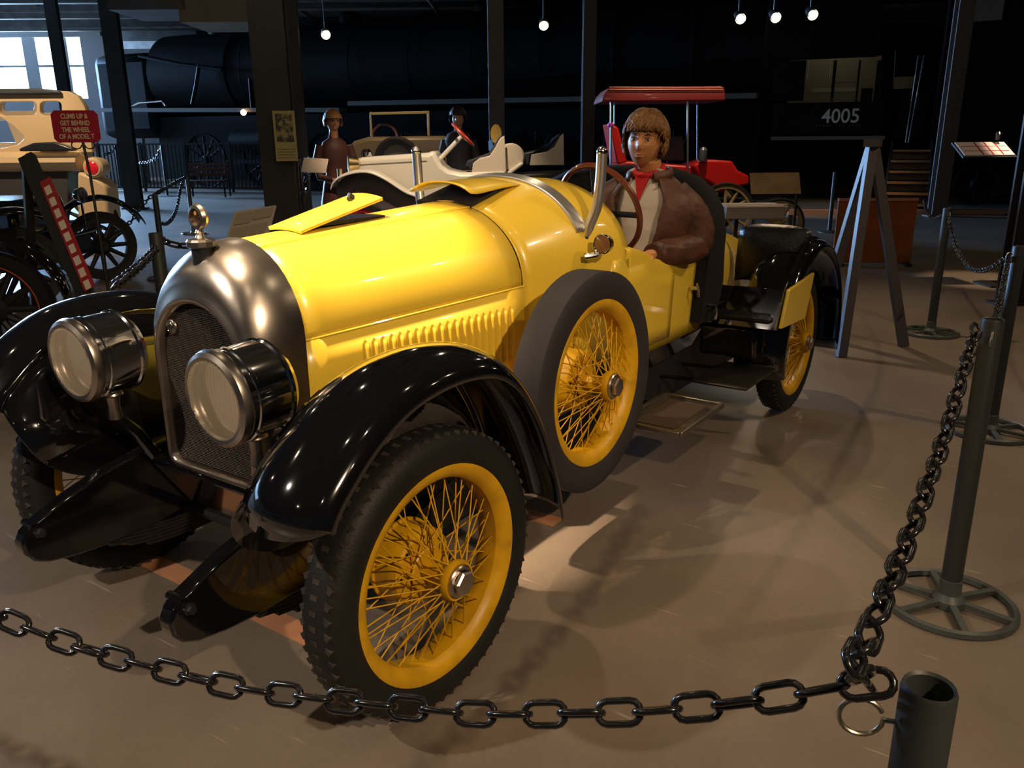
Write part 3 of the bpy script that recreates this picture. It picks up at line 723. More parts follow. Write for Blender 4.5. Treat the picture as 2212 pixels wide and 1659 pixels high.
sleeve([(2.17, -.40, 1.27), (2.19, -.465, 1.20), (2.225, -.50, 1.10), (2.20, -.49, 1.03), (2.08, -.445, 1.01), (1.97, -.412, 1.01)], [.07, .080, .086, .085, .068, .05], 'sleeve', 1)
sleeve([(2.17, -.14, 1.27), (2.13, -.06, 1.21), (2.06, -.03, 1.10), (1.98, -.06, 1.07), (1.89, -.09, 1.10)], [.075, .085, .085, .075, .055], 'sleeve', 0)
MB().tube([(1.97, -.412, 1.01), (1.95, -.410, 1.01)], .046, 20).build('cuff', JAC, drv)
# ================================================================ FLOOR, CEILING, WALLS
def concrete():
    m = bpy.data.materials.new('polished_concrete'); m.use_nodes = True; nt = m.node_tree; b = nt.nodes['Principled BSDF']; N = nt.nodes.new; L = nt.links.new
    tc = N('ShaderNodeTexCoord'); n1 = N('ShaderNodeTexNoise'); n1.inputs['Scale'].default_value = .9; n1.inputs['Detail'].default_value = 8; n1.inputs['Roughness'].default_value = .6
    L(tc.outputs['Object'], n1.inputs['Vector']); r = N('ShaderNodeValToRGB'); e = r.color_ramp.elements
    e[0].position = .3; e[0].color = (.165, .128, .094, 1); e[1].position = .7; e[1].color = (.26, .21, .165, 1)
    L(n1.outputs['Fac'], r.inputs[0])
    n2 = N('ShaderNodeTexNoise'); n2.inputs['Scale'].default_value = 55; n2.inputs['Detail'].default_value = 4; L(tc.outputs['Object'], n2.inputs['Vector'])
    mx = N('ShaderNodeMix'); mx.data_type = 'RGBA'; mx.blend_type = 'MULTIPLY'; mx.inputs[0].default_value = .22; L(r.outputs[0], mx.inputs[6]); L(n2.outputs['Fac'], mx.inputs[7])
    mp = N('ShaderNodeMapping'); mp.inputs['Scale'].default_value = (9, .5, 1); mp.inputs['Rotation'].default_value = (0, 0, .4); L(tc.outputs['Object'], mp.inputs[0])
    n3 = N('ShaderNodeTexNoise'); n3.inputs['Scale'].default_value = 6; n3.inputs['Detail'].default_value = 3; L(mp.outputs[0], n3.inputs['Vector'])
    r3 = N('ShaderNodeValToRGB'); r3.color_ramp.elements[0].position = .68; r3.color_ramp.elements[1].position = .74; L(n3.outputs['Fac'], r3.inputs[0])
    m2 = N('ShaderNodeMix'); m2.data_type = 'RGBA'; L(r3.outputs[0], m2.inputs[0]); L(mx.outputs[2], m2.inputs[6]); m2.inputs[7].default_value = (.36, .29, .24, 1)
    L(m2.outputs[2], b.inputs['Base Color'])
    b.inputs['Roughness'].default_value = .40; b.inputs['Specular IOR Level'].default_value = .5
    bp = N('ShaderNodeBump'); bp.inputs['Strength'].default_value = .12; bp.inputs['Distance'].default_value = .003; L(n2.outputs['Fac'], bp.inputs['Height']); L(bp.outputs[0], b.inputs['Normal'])
    return m
hf = V(cos(YAW), sin(YAW), 0)
def setting(o): o['kind'] = 'structure'; return o
FC = V(CAM.x, CAM.y, 0)+hf*16
RZ = Matrix.Rotation(YAW-pi/2, 3, 'Z')
fl = setting(MB().box((FC.x, FC.y, -.06), (90, 60, .12), RZ).build('floor', concrete(), None))
CEIL = mat('ceiling_grey', (.09, .085, .08), .8, noise_amt=.5, nscale=2)
ce = setting(MB().box((FC.x, FC.y, 5.9), (90, 60, .1), RZ).build('ceiling', CEIL, None))
BEAM = mat('beam_grey', (.16, .155, .15), .6, noise_amt=.4, nscale=3)
def W_(x, y, z=0): return V(CAM.x, CAM.y, 0)+rt0*x+hf*y+V(0, 0, z)      # hall frame: x across, y ahead
for k in range(10):
    H = 10+k*3.0
    MB().bar(W_(-28, H, 5.45), W_(24, H+.6, 5.45), .22, .40).build('beam', BEAM, ce)
for k in range(13):
    x = -18+k*3.0; MB().bar(W_(x, 4, 5.72), W_(x+.4, 38, 5.72), .12, .24).build('joist', BEAM, ce)
for x, H0, H1, z in ((-9.6, 12, 34, 5.1), (-6.4, 12, 34, 5.15), (-2.4, 12, 34, 5.1), (3.2, 12, 34, 5.1), (6.5, 12, 30, 5.15)): MB().tube([W_(x, H0, z), W_(x+.5, H1, z)], .06, 8).build('pipe', BEAM, ce)
for H, z in ((17.2, 4.75), (21.2, 4.9), (25.4, 5.1), (29, 5.1)): MB().tube([W_(-18, H, z), W_(18, H+.3, z)], .045, 8).build('pipe', BEAM, ce)
PALE = mat('pale_painted_wall', (.55, .58, .62), .8); DARKW = mat('dark_wall', (.012, .011, .010), .9)
wl = setting(MB().bar(W_(-40, 38, 2.9), W_(34, 38, 2.9), .2, 6).build('wall_back', DARKW, None))
wr = setting(MB().bar(W_(24, -10, 2.9), W_(24, 38, 2.9), .2, 6).build('wall_right', DARKW, None))
w2 = setting(MB().bar(W_(-34.0, -10, 2.9), W_(-34.0, 38, 2.9), .2, 6).build('wall_left', PALE, None))
w3 = setting(MB().bar(W_(-34, -10, 2.9), W_(24, -10, 2.9), .2, 6).build('wall_front', DARKW, None))
# window wall at the far left
SW = Stage(0, 33)
def st_obj(S, name, label, cat, group=None): return thing(name, label, cat, S.loc, S.rz, group)
GLOW = mat('daylight_pane', (.9, .95, 1), .3, emis=((.62, .84, 1), 14))
pw = bpy.data.objects.new('wall_window', None); pw.name = 'wall_far_left'; COL.objects.link(pw); pw.location = SW.loc; pw.rotation_euler = (0, 0, SW.rz); pw['kind'] = 'structure'
def rect(S, x0, y0, x1, y1, dy, th, name, m, par, **k):
    a = S.at(x0, y1, dy); b = S.at(x1, y0, dy)
    return MB().box(((a.x+b.x)/2, dy+th/2, (a.z+b.z)/2), (b.x-a.x, th, b.z-a.z)).build(name, m, par, **k)
rect(SW, -900, 10, 215, 72, 0, .25, 'lintel', PALE, pw); rect(SW, -900, 205, 300, 400, 0, .25, 'sill_wall', PALE, pw)
rect(SW, 196, 70, 240, 205, .02, .25, 'pier', PALE, pw)
wi = bpy.data.objects.new('window_1', None); COL.objects.link(wi); wi.location = SW.loc; wi.rotation_euler = (0, 0, SW.rz); wi['kind'] = 'structure'
for x0, x1 in ((-900, -640), (-630, -400), (-390, -200), (-190, -90), (-80, 72), (80, 138), (150, 196)): rect(SW, x0, 72, x1, 205, .12, .03, 'pane', GLOW, wi)
for x in (-635, -395, -195, -85, 76, 144): rect(SW, x-4, 72, x+4, 205, .08, .08, 'mullion', PALE, wi)
rect(SW, -900, 132, 196, 137, .07, .06, 'glazing_bar', PALE, wi)
p = W_(-21.5, 31.5, 4.4); area('window_daylight', p, W_(-9.5, 17, 0), 6500, 9, 2.4, (.30, .56, 1), 80)
p = W_(-33, 18, 3.6); area('side_daylight', p, W_(-9, 14, 0), 300, 14, 2.4, (.40, .65, 1))  # bluish area light beside the left wall, no window modelled there

# painted strips in the floor under the car
ORA = mat('terracotta_strip', (.55, .25, .13), .55, noise_amt=.2, nscale=6)
setting(MB().box((-.005, .45, .001), (.085, 1.35, .004)).build('trim_1', ORA, None))
setting(MB().box((1.13, -.05, .001), (.085, .75, .004)).build('trim_2', ORA, None))

SD = Stage(480, 13)
for x0, x1, y0, y1, m_ in ((395, 552, -60, 42, (.20, .17, .11)), (240, 400, -60, 14, (.10, .11, .12))):
    a = SD.at(x0, y1); b = SD.at(x1, y0); q = MB().box(((a.x+b.x)/2, .6, (a.z+b.z)/2), (b.x-a.x, 1.2, b.z-a.z)).build('duct', mat('duct_%d' % x0, m_, .5, noise_amt=.3, nscale=2), ce); q.matrix_basis = Matrix.Translation(SD.loc) @ Matrix.Rotation(SD.rz, 4, 'Z')
# ================================================================ COLUMNS
COLM = mat('column_paint', (.030, .028, .028), .55, noise_amt=.3, nscale=4)
COLG = mat('column_light_grey', (.13, .12, .12), .55)
def column(px, H, wid, label, z1=5.85, m=COLM, z0=0, turn=.08, bolts=0):
    S = Stage(px, H, turn); t = thing('steel_column', label, 'column', S.loc, S.rz)
    f = wid; wid = wid*.6
    MB().box((0, -wid/2+.012, (z0+z1)/2), (f, .024, z1-z0)).build('flange', m, t)
    MB().box((0, wid/2-.012, (z0+z1)/2), (f, .024, z1-z0)).build('flange', m, t)
    MB().box((0, 0, (z0+z1)/2), (.02, wid-.05, z1-z0)).build('web', m, t)
    MB().box((0, 0, .012+z0), (f*1.5, wid*1.5, .024)).build('base_plate', m, t)
    for q in range(bolts): MB().lathe([(.02, 0), (.02, .02)], (wid*(.25 if q % 2 else -.25), -wid/2, 2.0+.0*q), (0, -1, 0), 6).build('bolt', CHR, t)
    return t, S
def column_px(xt, yt, xb, yb, H): return (xt+xb)/2
column(645, 8.6, .33, 'broad dark steel column in the middle left, behind the yellow hood, with a poster on it')
column(345, 20.0, .36, 'dark steel column standing at the far end of the blue lit floor, left of the broad column')
column(237, 23.5, .30, 'dark steel column in front of the bright window at far left', m=COLM)
column(691, 13.0, .18, 'slim dark column just right of the broad column with the poster')
column(1080, 12.5, .22, 'grey steel column above the back of the white racing car')
column(1260, 15.0, .22, 'dark steel column with lit lower half, left of the red canopy')
column(1974, 16.4, .30, 'grey steel column at right beside the wooden steps', m=COLG, bolts=2)
column(2156, 7.6, .24, 'dark steel column at the right edge behind a stanchion')
column(517, 33, .35, 'thin dark column seen far back above the steam locomotive front')

# ================================================================ STANCHIONS AND CHAINS
def stanchion(loc, h, label, rp=.032, base=.21, eye=None, wheelbase=True, group=None):
    t = thing('stanchion', label, 'stanchion', (loc[0], loc[1], 0), 0, group)
    MB().lathe([(rp, .02), (rp, h-.006), (rp-.002, h), (rp-.005, h-.003), (rp-.006, h-.08), (.001, h-.081)], (0, 0, 0), (0, 0, 1), 20).build('pole', POST, t)
    b = MB()
    if wheelbase:
        b.lathe([(base-.022, .006), (base-.018, .022), (base-.008, .028), (base, .02), (base+.002, .004), (base-.02, .002)], (0, 0, 0), (0, 0, 1), 40, caps=False)
        b.lathe([(.05, .0), (.052, .03), (.036, .05), (.034, .10), (.028, .105)], (0, 0, 0), (0, 0, 1), 20)
        bs = b.build('base', POSTB, t)
        for k in range(6):
            a = 2*pi*k/6+.4; MB().bar((.04*cos(a), .04*sin(a), .022), ((base-.012)*cos(a), (base-.012)*sin(a), .016), .022, .016).build('base_spoke', POSTB, bs)
    else:
        b.lathe([(base, .0), (base, .012), (.04, .03), (.03, .04)], (0, 0, 0), (0, 0, 1), 24).build('base', POSTB, t)
    if eye:
        for (dx, dy) in eye:
            d = V(dx, dy, 0).normalized(); c = d*(rp+.034)+V(0, 0, h-.05); s = d.cross(V(0, 0, 1))
            e = MB().tube([c+(d*cos(a)+V(0, 0, 1)*sin(a))*.022 for a in [pi+2*pi*k/18*.93 for k in range(19)]], .0028, 8).tube([d*rp*.6+V(0, 0, h-.05), d*(rp+.013)+V(0, 0, h-.05)], .0028, 8)
            e.build('eye_hook', GALV, t)
    return t
def link_mesh(L, Wd, r, n=8, seg=6):
    P = []; R_ = Wd/2-r; s = L/2-Wd/2
    for k in range(seg+1): a = -pi/2+pi*k/seg; P.append(V(s+R_*cos(a), R_*sin(a), 0))
    for k in range(seg+1): a = pi/2+pi*k/seg; P.append(V(-s+R_*cos(a), R_*sin(a), 0))
    return MB().tube(P, r, n, closed=True).mesh('chain_link', CHAINM, 80)
LK = link_mesh(.061, .034, .0042); LKS = link_mesh(.061, .034, .0042, 5, 3)
def chain(pts, label, pitch=.0455, me=None, group=None, twist=0, roll=45, stuff=False):
    P = catmull(pts, 12); t = thing('chain', label, 'chain', P[0], 0, group); me = me or LK; allv = MB()
    for i, (p, tg) in enumerate(along(P, pitch)):
        s = tg.cross(V(0, 0, 1)).normalized(); u = s.cross(tg); a = radians(roll)+(pi/2 if i % 2 else 0)+.12*sin(i*1.7)
        y = s*cos(a)+u*sin(a); z = tg.cross(y)
        M_ = Matrix((tg, y, z)).transposed().to_4x4(); M_.translation = p-P[0]
        if stuff: allv.add([M_ @ v.co for v in me.vertices], [tuple(f.vertices) for f in me.polygons])
        else: inst('chain_link', me, t, M_)
    if stuff: o = allv.build('chain_links', CHAINM, t, ang=80); o['kind'] = 'stuff'
    return t
def sagged(a, b, s): return [a.lerp(b, t/10)-V(0, 0, 4*s*t/10*(1-t/10)) for t in range(11)]
D_ = V(-.667, -1.988, 0); A_ = V(1.3374, -1.8428, 0); B_ = V(5.67, -1.10, 0); E_ = V(3.34, -1.7565, 0)
stanchion(D_, .975, 'nearest grey stanchion, its open top cut by the bottom edge at right', rp=.0275, eye=[(-.35, .95)])
stanchion(A_, .985, 'upright grey stanchion whose whole wheel-shaped base shows, right of the yellow car', eye=[(-.9, -.1), (.9, .2)])
stanchion(E_, .985, 'grey stanchion at the right edge, second behind the nearest upright one', eye=[(-.8, .5)])
stanchion(B_, .985, 'grey stanchion beside the tripod easel, farthest of the right-hand row', eye=[(-.7, -.3)])
q0 = V(-.70, -1.93, 0); q1 = V(-1.10, -.70, 0)
fp_ = [(1872, 1478), (1800, 1486), (1720, 1500), (1600, 1518), (1500, 1528), (1400, 1536), (1300, 1540), (1110, 1543), (1000, 1540), (850, 1526), (700, 1510), (535, 1490), (390, 1457), (245, 1420), (108, 1376), (0, 1332), (-130, 1270)]
fc = [on_plane(a, b, q0, q1) for a, b in fp_]
fc += [fc[-1]+V(-.06, .22, .02), V(-1.40, .62, .93)]
fc[0] = V(-.672, -1.930, .925) if 0 else fc[0]
chain(fc, 'black plastic chain sagging across the foreground in front of the yellow car', roll=52)
stanchion(V(-1.42, .68, 0), .985, 'stanchion beyond the left edge carrying the foreground chain')
pa = [(1868, 1468), (1845, 1430), (1870, 1390), (1897, 1320), (1940, 1220), (1975, 1130), (2003, 1050), (2035, 960), (2062, 870), (2085, 790), (2105, 725), (2112, 700)]
qa = D_+V(-.03, .06, 0); qb = A_+V(-.07, 0, 0)
chain([on_plane(a, b, qa, qb) for a, b in pa], 'black plastic chain climbing along the right side to the upright stanchion', roll=40)
pe = [(2112, 695), (2122, 665), (2135, 625), (2150, 580), (2163, 545)]
chain(sagged(A_+V(.05, 0, .925), E_+V(-.03, .04, .925), .03), 'short run of black chain between the two right-hand stanchions', roll=40)
pb = [(2163, 540), (2150, 562), (2125, 578), (2100, 584), (2075, 572), (2058, 545), (2048, 500), (2046, 460)]
chain(sagged(E_+V(-.04, .05, .925), B_+V(-.04, -.02, .925), .2), 'black chain hanging in a loop toward the farthest right-hand stanchion', roll=40)
pc = [(2040, 458), (2010, 470), (1980, 484), (1950, 488), (1900, 480), (1850, 462), (1806, 425)]
C2 = on(1804, 372, 2, .96)
pk = floor_at(1966, 577); chain(sagged(B_+V(.04, .04, .925), V(pk.x-.05, pk.y-.06, .80), .09), 'thin black chain from the farthest right-hand stanchion to the wooden panel')
stanchion((C2.x, C2.y), .96, 'thin dark stanchion left of the tripod easel, by the locomotive', base=.18, wheelbase=False)
# left-hand group
S1 = on(334, 419, 2, .96); S2 = on(335, 503, 2, .96); S3 = on(404, 381, 2, .96)
stanchion((S2.x, S2.y), .96, 'thick grey stanchion right behind the radiator of the yellow car', rp=.042, base=.2)
stanchion((S1.x, S1.y), .96, 'grey stanchion behind the thick one, left of the radiator ornament', rp=.032, base=.2)
stanchion((S3.x, S3.y), .96, 'grey stanchion right behind the radiator ornament', rp=.034, base=.2)
def wc(pts, S_a, S_b, label, stuff=False, **k): chain([on_plane(a, b, S_a, S_b) for a, b in pts], label, stuff=stuff, **k)
LKB = link_mesh(.10, .055, .008); LKC = link_mesh(.10, .052, .008, 5, 3)
wc([(352, 515), (330, 545), (300, 575), (270, 600), (243, 622)], S2, V(2.6, 4.2, 0), 'black chain running down left from the thick stanchion', me=LKB, pitch=.072)
wc([(352, 520), (375, 528), (400, 531), (425, 530), (460, 520)], S2, S2+V(1.5, -.6, 0), 'black chain passing behind the radiator cap', me=LKB, pitch=.072)
wc([(338, 418), (355, 408), (375, 396), (400, 383)], S1, S3, 'short dark chain between the two stanchions behind the ornament', me=LKC, pitch=.078)
wc([(400, 383), (392, 400), (387, 425), (382, 450), (372, 472), (358, 484), (348, 482)], S3, S1, 'grey chain hanging in a deep loop left of the radiator ornament', me=LKC, pitch=.078)
wc([(332, 420), (318, 432), (305, 445), (290, 470), (270, 490), (255, 500)], S1, W_(-6, 11), 'dark chain hanging in front of the spoked wood wheels', me=LKC, pitch=.078)
for px, yb, lab in ((262, 408, 'far dark stanchion with flat base, left of the pair by the bench'), (362, 424, 'far dark stanchion with flat base, in front of the bench')):
    f_ = floor_at(px, yb); stanchion((f_.x, f_.y), 1.42, lab, rp=.035, base=.28, wheelbase=False)
Fa = floor_at(262, 408); Fb = floor_at(362, 424)
LKF = link_mesh(.2, .11, .02, 5, 3)
wc([(346, 322), (338, 340), (322, 350), (300, 352)], Fa, Fb, 'pale chain hanging between the far stanchions', stuff=True, me=LKF, pitch=.15)
wc([(252, 314), (240, 328), (222, 335)], Fa, Fa+V(-2, -.5, 0), 'pale chain left of the far stanchions', stuff=True, me=LKF, pitch=.15)
f_ = Stage(650, 10.5); s5 = st_obj(f_, 'stanchion', 'slim dark stanchion with chain ends right of the poster column', 'stanchion')
a = f_.at(648, 368); MB().tube([(a.x, 0, 0), (a.x, 0, a.z)], .03, 10).build('pole', POST, s5); MB().lathe([(.2, 0), (.2, .02), (.04, .04)], (a.x, 0, 0), (0, 0, 1), 20).build('base', POSTB, s5)
for pts, lab in (([(645, 350), (640, 370), (642, 395), (648, 412), (652, 420)], 'left chain hanging from the slim stanchion by the poster column'), ([(672, 350), (668, 375), (663, 400), (656, 420)], 'right chain hanging from the slim stanchion by the poster column')):
    chain([f_.loc+Matrix.Rotation(f_.rz, 3, 'Z') @ f_.at(x, y, -.03) for x, y in pts], lab, me=LKF, pitch=.10, stuff=True)

# ================================================================ SIGNS, EASEL, PANELS
RED = mat('sign_red', (.42, .012, .03), .5); CREAM = mat('cream_letter', (.75, .62, .42), .6); PAPER = mat('paper_plaque', (.62, .52, .42), .6, noise_amt=.15, nscale=4)
EG = mat('easel_grey', (.06, .052, .055), .5); BRWN = mat('brown_panel_wood', (.32, .085, .02), .42, noise_amt=.35, nscale=3)
es = thing('tripod_easel', 'tall grey three-legged easel right of the yellow car', 'easel', (4.9, -.68, 0))
ap = on(1886, 306, 0, 4.9)-V(4.9, -.68, 0)
for q in ((4.53, -.70), (5.10, -1.01), (5.08, -.36)):
    MB().bar(V(q[0]-4.9, q[1]+.68, .0), ap, .068, .04, up=(1, 1, 0)).build('leg', EG, es)
MB().box(ap-V(0, 0, .01), (.12, .10, .05)).build('head_block', EG, es)
pnl = thing('display_panel', 'upright reddish brown wooden panel behind the easel legs', 'panel', floor_at(1880, 572), YAW-pi/2+radians(-4))
SP = Stage(1880, 9.75)
MB().box((0, 0, .40), (.93, .04, .74)).build('board', BRWN, pnl, bevel=.006)
MB().box((0, -.005, .785), (.93, .06, .03)).build('top_edge', mat('panel_edge', (.45, .2, .12), .4), pnl)
for s in (-1, 1): MB().box((s*.4, 0, .02), (.05, .35, .035)).build('foot', DARKM, pnl)
# lit sign at right
SR = Stage(2130, 8.6); t = st_obj(SR, 'lectern_sign', 'brightly lit white lectern sign with red lines at the right edge', 'sign')
a = SR.at(2075, 343); b = SR.at(2186, 318); wdt = b.x-a.x
M_ = Matrix.Translation(((a.x+b.x)/2, 0, (a.z+b.z)/2)) @ Matrix.Rotation(radians(28), 4, 'X')
pn = MB().box((0, 0, 0), (wdt, .26, .015)).build('sign_face', mat('white_sign', (.85, .68, .66), .4), t); pn.matrix_basis = M_
fr = MB().box((0, 0, -.012), (wdt+.04, .30, .015)).build('sign_tray', BLKS, t); fr.matrix_basis = M_
for k in range(3): q = MB().box((-.5*wdt+wdt*(.38+.2*k), 0, .009), (.012, .25, .003)).build('red_line', RED, pn)
for k in range(2): MB().box((0, -.05+.09*k, .009), (wdt*.9, .006, .003)).build('red_line', RED, pn)
MB().bar((0, .02, 0), (0, .02, a.z), .05, .05).build('post', BLKS, t); MB().box((0, .02, .01), (.4, .35, .02)).build('foot', BLKS, t)
MB().lathe([(.03, 0), (.035, .06), (.02, .08)], (b.x-.08, .08, b.z+.03), (0, 0, 1), 10).build('sign_lamp', CHR, t)
spot('sign_light', tuple(W_((2130-1106)/FPX*8.6/.958, 8.2, 3.2)), tuple(W_((2130-1106)/FPX*8.6/.958, 8.6, 1.4)), 380, 26)
# plaque on a stand and low tray left of the easel
SQ = Stage(1678, 9.0); t = st_obj(SQ, 'lectern_sign', 'brown lectern plaque on a thin stand above the black side seat', 'sign')
c = SQ.at(1678, 401); a = SQ.at(1624, 401); b = SQ.at(1731, 401)
pn = MB().box((0, 0, 0), (b.x-a.x, .24, .012)).build('sign_face', mat('brown_plaque', (.42, .24, .10), .5, noise_amt=.3, nscale=6), t); pn.matrix_basis = Matrix.Translation(c) @ Matrix.Rotation(radians(62), 4, 'X')
MB().bar((.05, .03, 0), (.05, .03, c.z), .02, .02).build('post', BLKS, t); MB().box((.05, .03, .01), (.3, .3, .02)).build('foot', BLKS, t)
SQ = Stage(1632, 7.6); t = st_obj(SQ, 'tray_table', 'low grey tray table with pale rim behind the black side seat', 'table')
a = SQ.at(1572, 448); b = SQ.at(1697, 470); MB().box(((a.x+b.x)/2, .15, a.z-.06), (b.x-a.x, .36, .12)).build('tray', mat('tray_grey', (.25, .21, .17), .5), t, bevel=.01)
for dz in (0, .02): MB().box(((a.x+b.x)/2, -.035, a.z+.0+dz-.01), (b.x-a.x+.02, .014, .008)).build('rim', mat('tray_rim', (.6, .5, .4), .4), t)
for s in (-.25, .25): MB().bar((s, .15, 0), (s, .15, a.z-.1), .03, .03).build('leg', BLKS, t)
# poster on the column
SPo = Stage(620, 8.35, .1); t = st_obj(SPo, 'poster', 'narrow yellowed poster with a dark figure picture, hung on the broad column', 'poster')
def flat_print(name, base, dark, sc, lo, hi):
    m = bpy.data.materials.new(name); m.use_nodes = True; nt = m.node_tree; b = nt.nodes['Principled BSDF']; N = nt.nodes.new; L = nt.links.new
    tc = N('ShaderNodeTexCoord'); n = N('ShaderNodeTexNoise'); n.inputs['Scale'].default_value = sc; n.inputs['Detail'].default_value = 4; L(tc.outputs['Object'], n.inputs['Vector'])
    r = N('ShaderNodeValToRGB'); e = r.color_ramp.elements; e[0].position = lo; e[0].color = (*dark, 1); e[1].position = hi; e[1].color = (*base, 1)
    L(n.outputs['Fac'], r.inputs[0]); L(r.outputs[0], b.inputs['Base Color']); b.inputs['Roughness'].default_value = .6; return m
a = SPo.at(601, 344); b = SPo.at(639, 235); cx = (a.x+b.x)/2
MB().box((cx, 0, (a.z+b.z)/2), (b.x-a.x, .012, b.z-a.z)).build('sheet', mat('yellowed_paper', (.42, .36, .15), .6), t)
c1 = SPo.at(620, 272); MB().box((cx, -.008, c1.z), ((b.x-a.x)*.78, .004, .26)).build('picture', flat_print('poster_print', (.35, .3, .13), (.04, .035, .03), 18, .42, .6), t)
for k in range(4): MB().box((cx, -.008, SPo.at(620, 318+k*6).z), ((b.x-a.x)*.8, .003, .008)).build('text_line', mat('print_grey', (.25, .2, .09), .6), t)
# small white sign right of the poster column
SB = Stage(684, 9.6); t = st_obj(SB, 'lectern_sign', 'small blank white tilted sign right of the poster column', 'sign')
c = SB.at(684, 354); a = SB.at(657, 354); b = SB.at(711, 354)
pn = MB().box((0, 0, 0), (b.x-a.x, .20, .01)).build('sign_face', PAPER, t, bevel=.003); pn.matrix_basis = Matrix.Translation(c) @ Matrix.Rotation(radians(50), 4, 'X') @ Matrix.Rotation(radians(-4), 4, 'Z')
MB().bar((0, .03, 0), (0, .03, c.z), .02, .02).build('post', BLKS, t); MB().box((0, .03, .01), (.3, .3, .02)).build('foot', BLKS, t)
# information board behind the radiator
SI = Stage(540, 5.6, .0); t = st_obj(SI, 'info_board', 'tilted pale information board with faint printed blocks, behind the radiator', 'sign')
P4 = [SI.at(487, 524, -.12), SI.at(580, 505, -.12), SI.at(598, 439, .12), SI.at(510, 452, .12)]
MB().prism(P4, (.004, .012, -.008)).build('board', mat('info_board', (.34, .30, .25), .55), t)
def sub4(P, u0, v0, u1, v1, off): 
    f = lambda u, v: P[0].lerp(P[1], u).lerp(P[3].lerp(P[2], u), v)+off
    return [f(u0, v0), f(u1, v0), f(u1, v1), f(u0, v1)]
for r_ in ((.52, .62, .96, .93), (.52, .1, .92, .45), (.08, .55, .46, .9), (.08, .1, .46, .45)):
    MB().prism(sub4(P4, *r_, V(0, -.005, .004)), (0, .002, -.001)).build('printed_block', mat('faint_print', (.26, .22, .16) if r_[0] > .5 else (.30, .26, .21), .6), t)
MB().bar((0, .03, 0), (0, .03, SI.at(540, 480).z-.03), .04, .04).build('post', BLKS, t); MB().box((0, 0, .01), (.35, .35, .02)).build('foot', BLKS, t)
# red sign with words
SS = Stage(165, 7.0, radians(6)); t = st_obj(SS, 'red_sign', 'red sign with CLIMB UP & GET BEHIND lettering on a black scrolled rod', 'sign')
a = SS.at(121, 300); b = SS.at(207, 230); cx = (a.x+b.x)/2; cz = (a.z+b.z)/2; hw = (b.x-a.x)/2; hh = (b.z-a.z)/2
c_ = .03; pl = [V(cx-hw+c_, 0, cz-hh), V(cx+hw-c_, 0, cz-hh), V(cx+hw, 0, cz-hh+c_), V(cx+hw, 0, cz+hh-c_), V(cx+hw-c_, 0, cz+hh), V(cx-hw+c_, 0, cz+hh), V(cx-hw, 0, cz+hh-c_), V(cx-hw, 0, cz-hh+c_)]
MB().prism(pl, (0, .015, 0)).build('sign_plate', RED, t)
for k, s in enumerate(('CLIMB UP &', 'GET BEHIND', 'THE WHEEL', 'OF A MODEL T')):
    text(s, .052, CREAM, t, Matrix.Translation((cx, -.003, cz+hh*(.62-.42*k))) @ Matrix.Rotation(pi/2, 4, 'X'), sx=.78, bold=.0015)
bx = SS.at(180, 302); e_ = SS.at(196, 400)
MB().tube([(cx+.03, .02, cz-hh+.02), (cx+.05, .02, cz-hh-.25), (cx+.06, .02, 0)], .012, 8).build('rod', BLKS, t)
for s in (-1, 1): MB().tube([V(cx+.03+s*(.012+.05*(1-cos(q)) * .8), .02, cz-hh-.02-.03*sin(q)) for q in [k/10*1.7*pi for k in range(11)]], .005, 6).build('scroll', BLKS, t)
MB().lathe([(.16, 0), (.15, .02), (.02, .04)], (cx+.06, .02, 0), (0, 0, 1), 20).build('base', BLKS, t)
# leaning black rail with red strip of white cards
SL = Stage(130, 5.4); t = st_obj(SL, 'card_rail', 'leaning black rail with a red strip of white cards, left of the spoked wheels', 'sign')
A1 = SL.at(62, 330, .35); A2 = SL.at(192, 640, -.15); A2b = SL.at(190, 640, -.15)
MB().bar(A1, A2, .10, .05, up=(0, -1, .3)).build('rail', BLKS, t)
R1 = SL.at(101, 380, .20); R2 = SL.at(196, 616, -.17); dd = (R2-R1)
MB().bar(R1, R2, .075, .012, up=(0, -1, .2)).build('red_strip', mat('strip_red', (.32, .012, .02), .5), t)
for k in range(9):
    p = R1+dd*(.06+.108*k); MB().bar(p+V(0, -.012, 0), p+dd.normalized()*.062+V(0, -.012, 0), .042-.002*(k % 3), .004, up=(0, -1, .2)).build('card', mat('card_white', (.62, .55, .45), .6), t)
MB().bar(SL.at(60, 335, .35), V(SL.at(40, 500, .8).x, .8, 0), .05, .05).build('prop', BLKS, t)

# ================================================================ LOCOMOTIVE
LA = W_((190-1106)/FPX*30.5/.958, 30.5); LB = W_((1920-1106)/FPX*19/.958, 19); ld = (LB-LA).normalized(); ln = V(-ld.y, ld.x, 0)
IRON = mat('locomotive_black', (.0045, .005, .006), .6, metal=.0, spec=.1, noise_amt=.4, nscale=1.5); IRONG = mat('locomotive_grey_edge', (.10, .095, .09), .4)
loco = thing('steam_locomotive', 'huge black steam locomotive numbered 4005 filling the back of the hall', 'locomotive', LA, atan2(ld.y, ld.x))
def LO(px, py, dy=0): p = on_plane(px, py, LA+ln*dy, LB+ln*dy)-LA; return V(p.dot(ld), dy, p.z)
x0 = LO(300, 200).x; x1 = LO(1640, 200).x
b_ = MB().lathe([(.5, 0), (1.15, .02), (1.3, .12), (1.3, 3.2), (1.35, 3.22), (1.35, 3.4), (1.3, 3.45), (1.4, x1-x0)], (x0, 1.6, 3.62), (1, 0, 0), 40).build('boiler', IRON, loco)
for k in range(9): MB().lathe([(1.39, 0), (1.41, .01), (1.41, .07), (1.39, .08)], (x0+4+k*2.0, 1.6, 3.62), (1, 0, 0), 40, caps=False).build('boiler_band', IRON, b_)
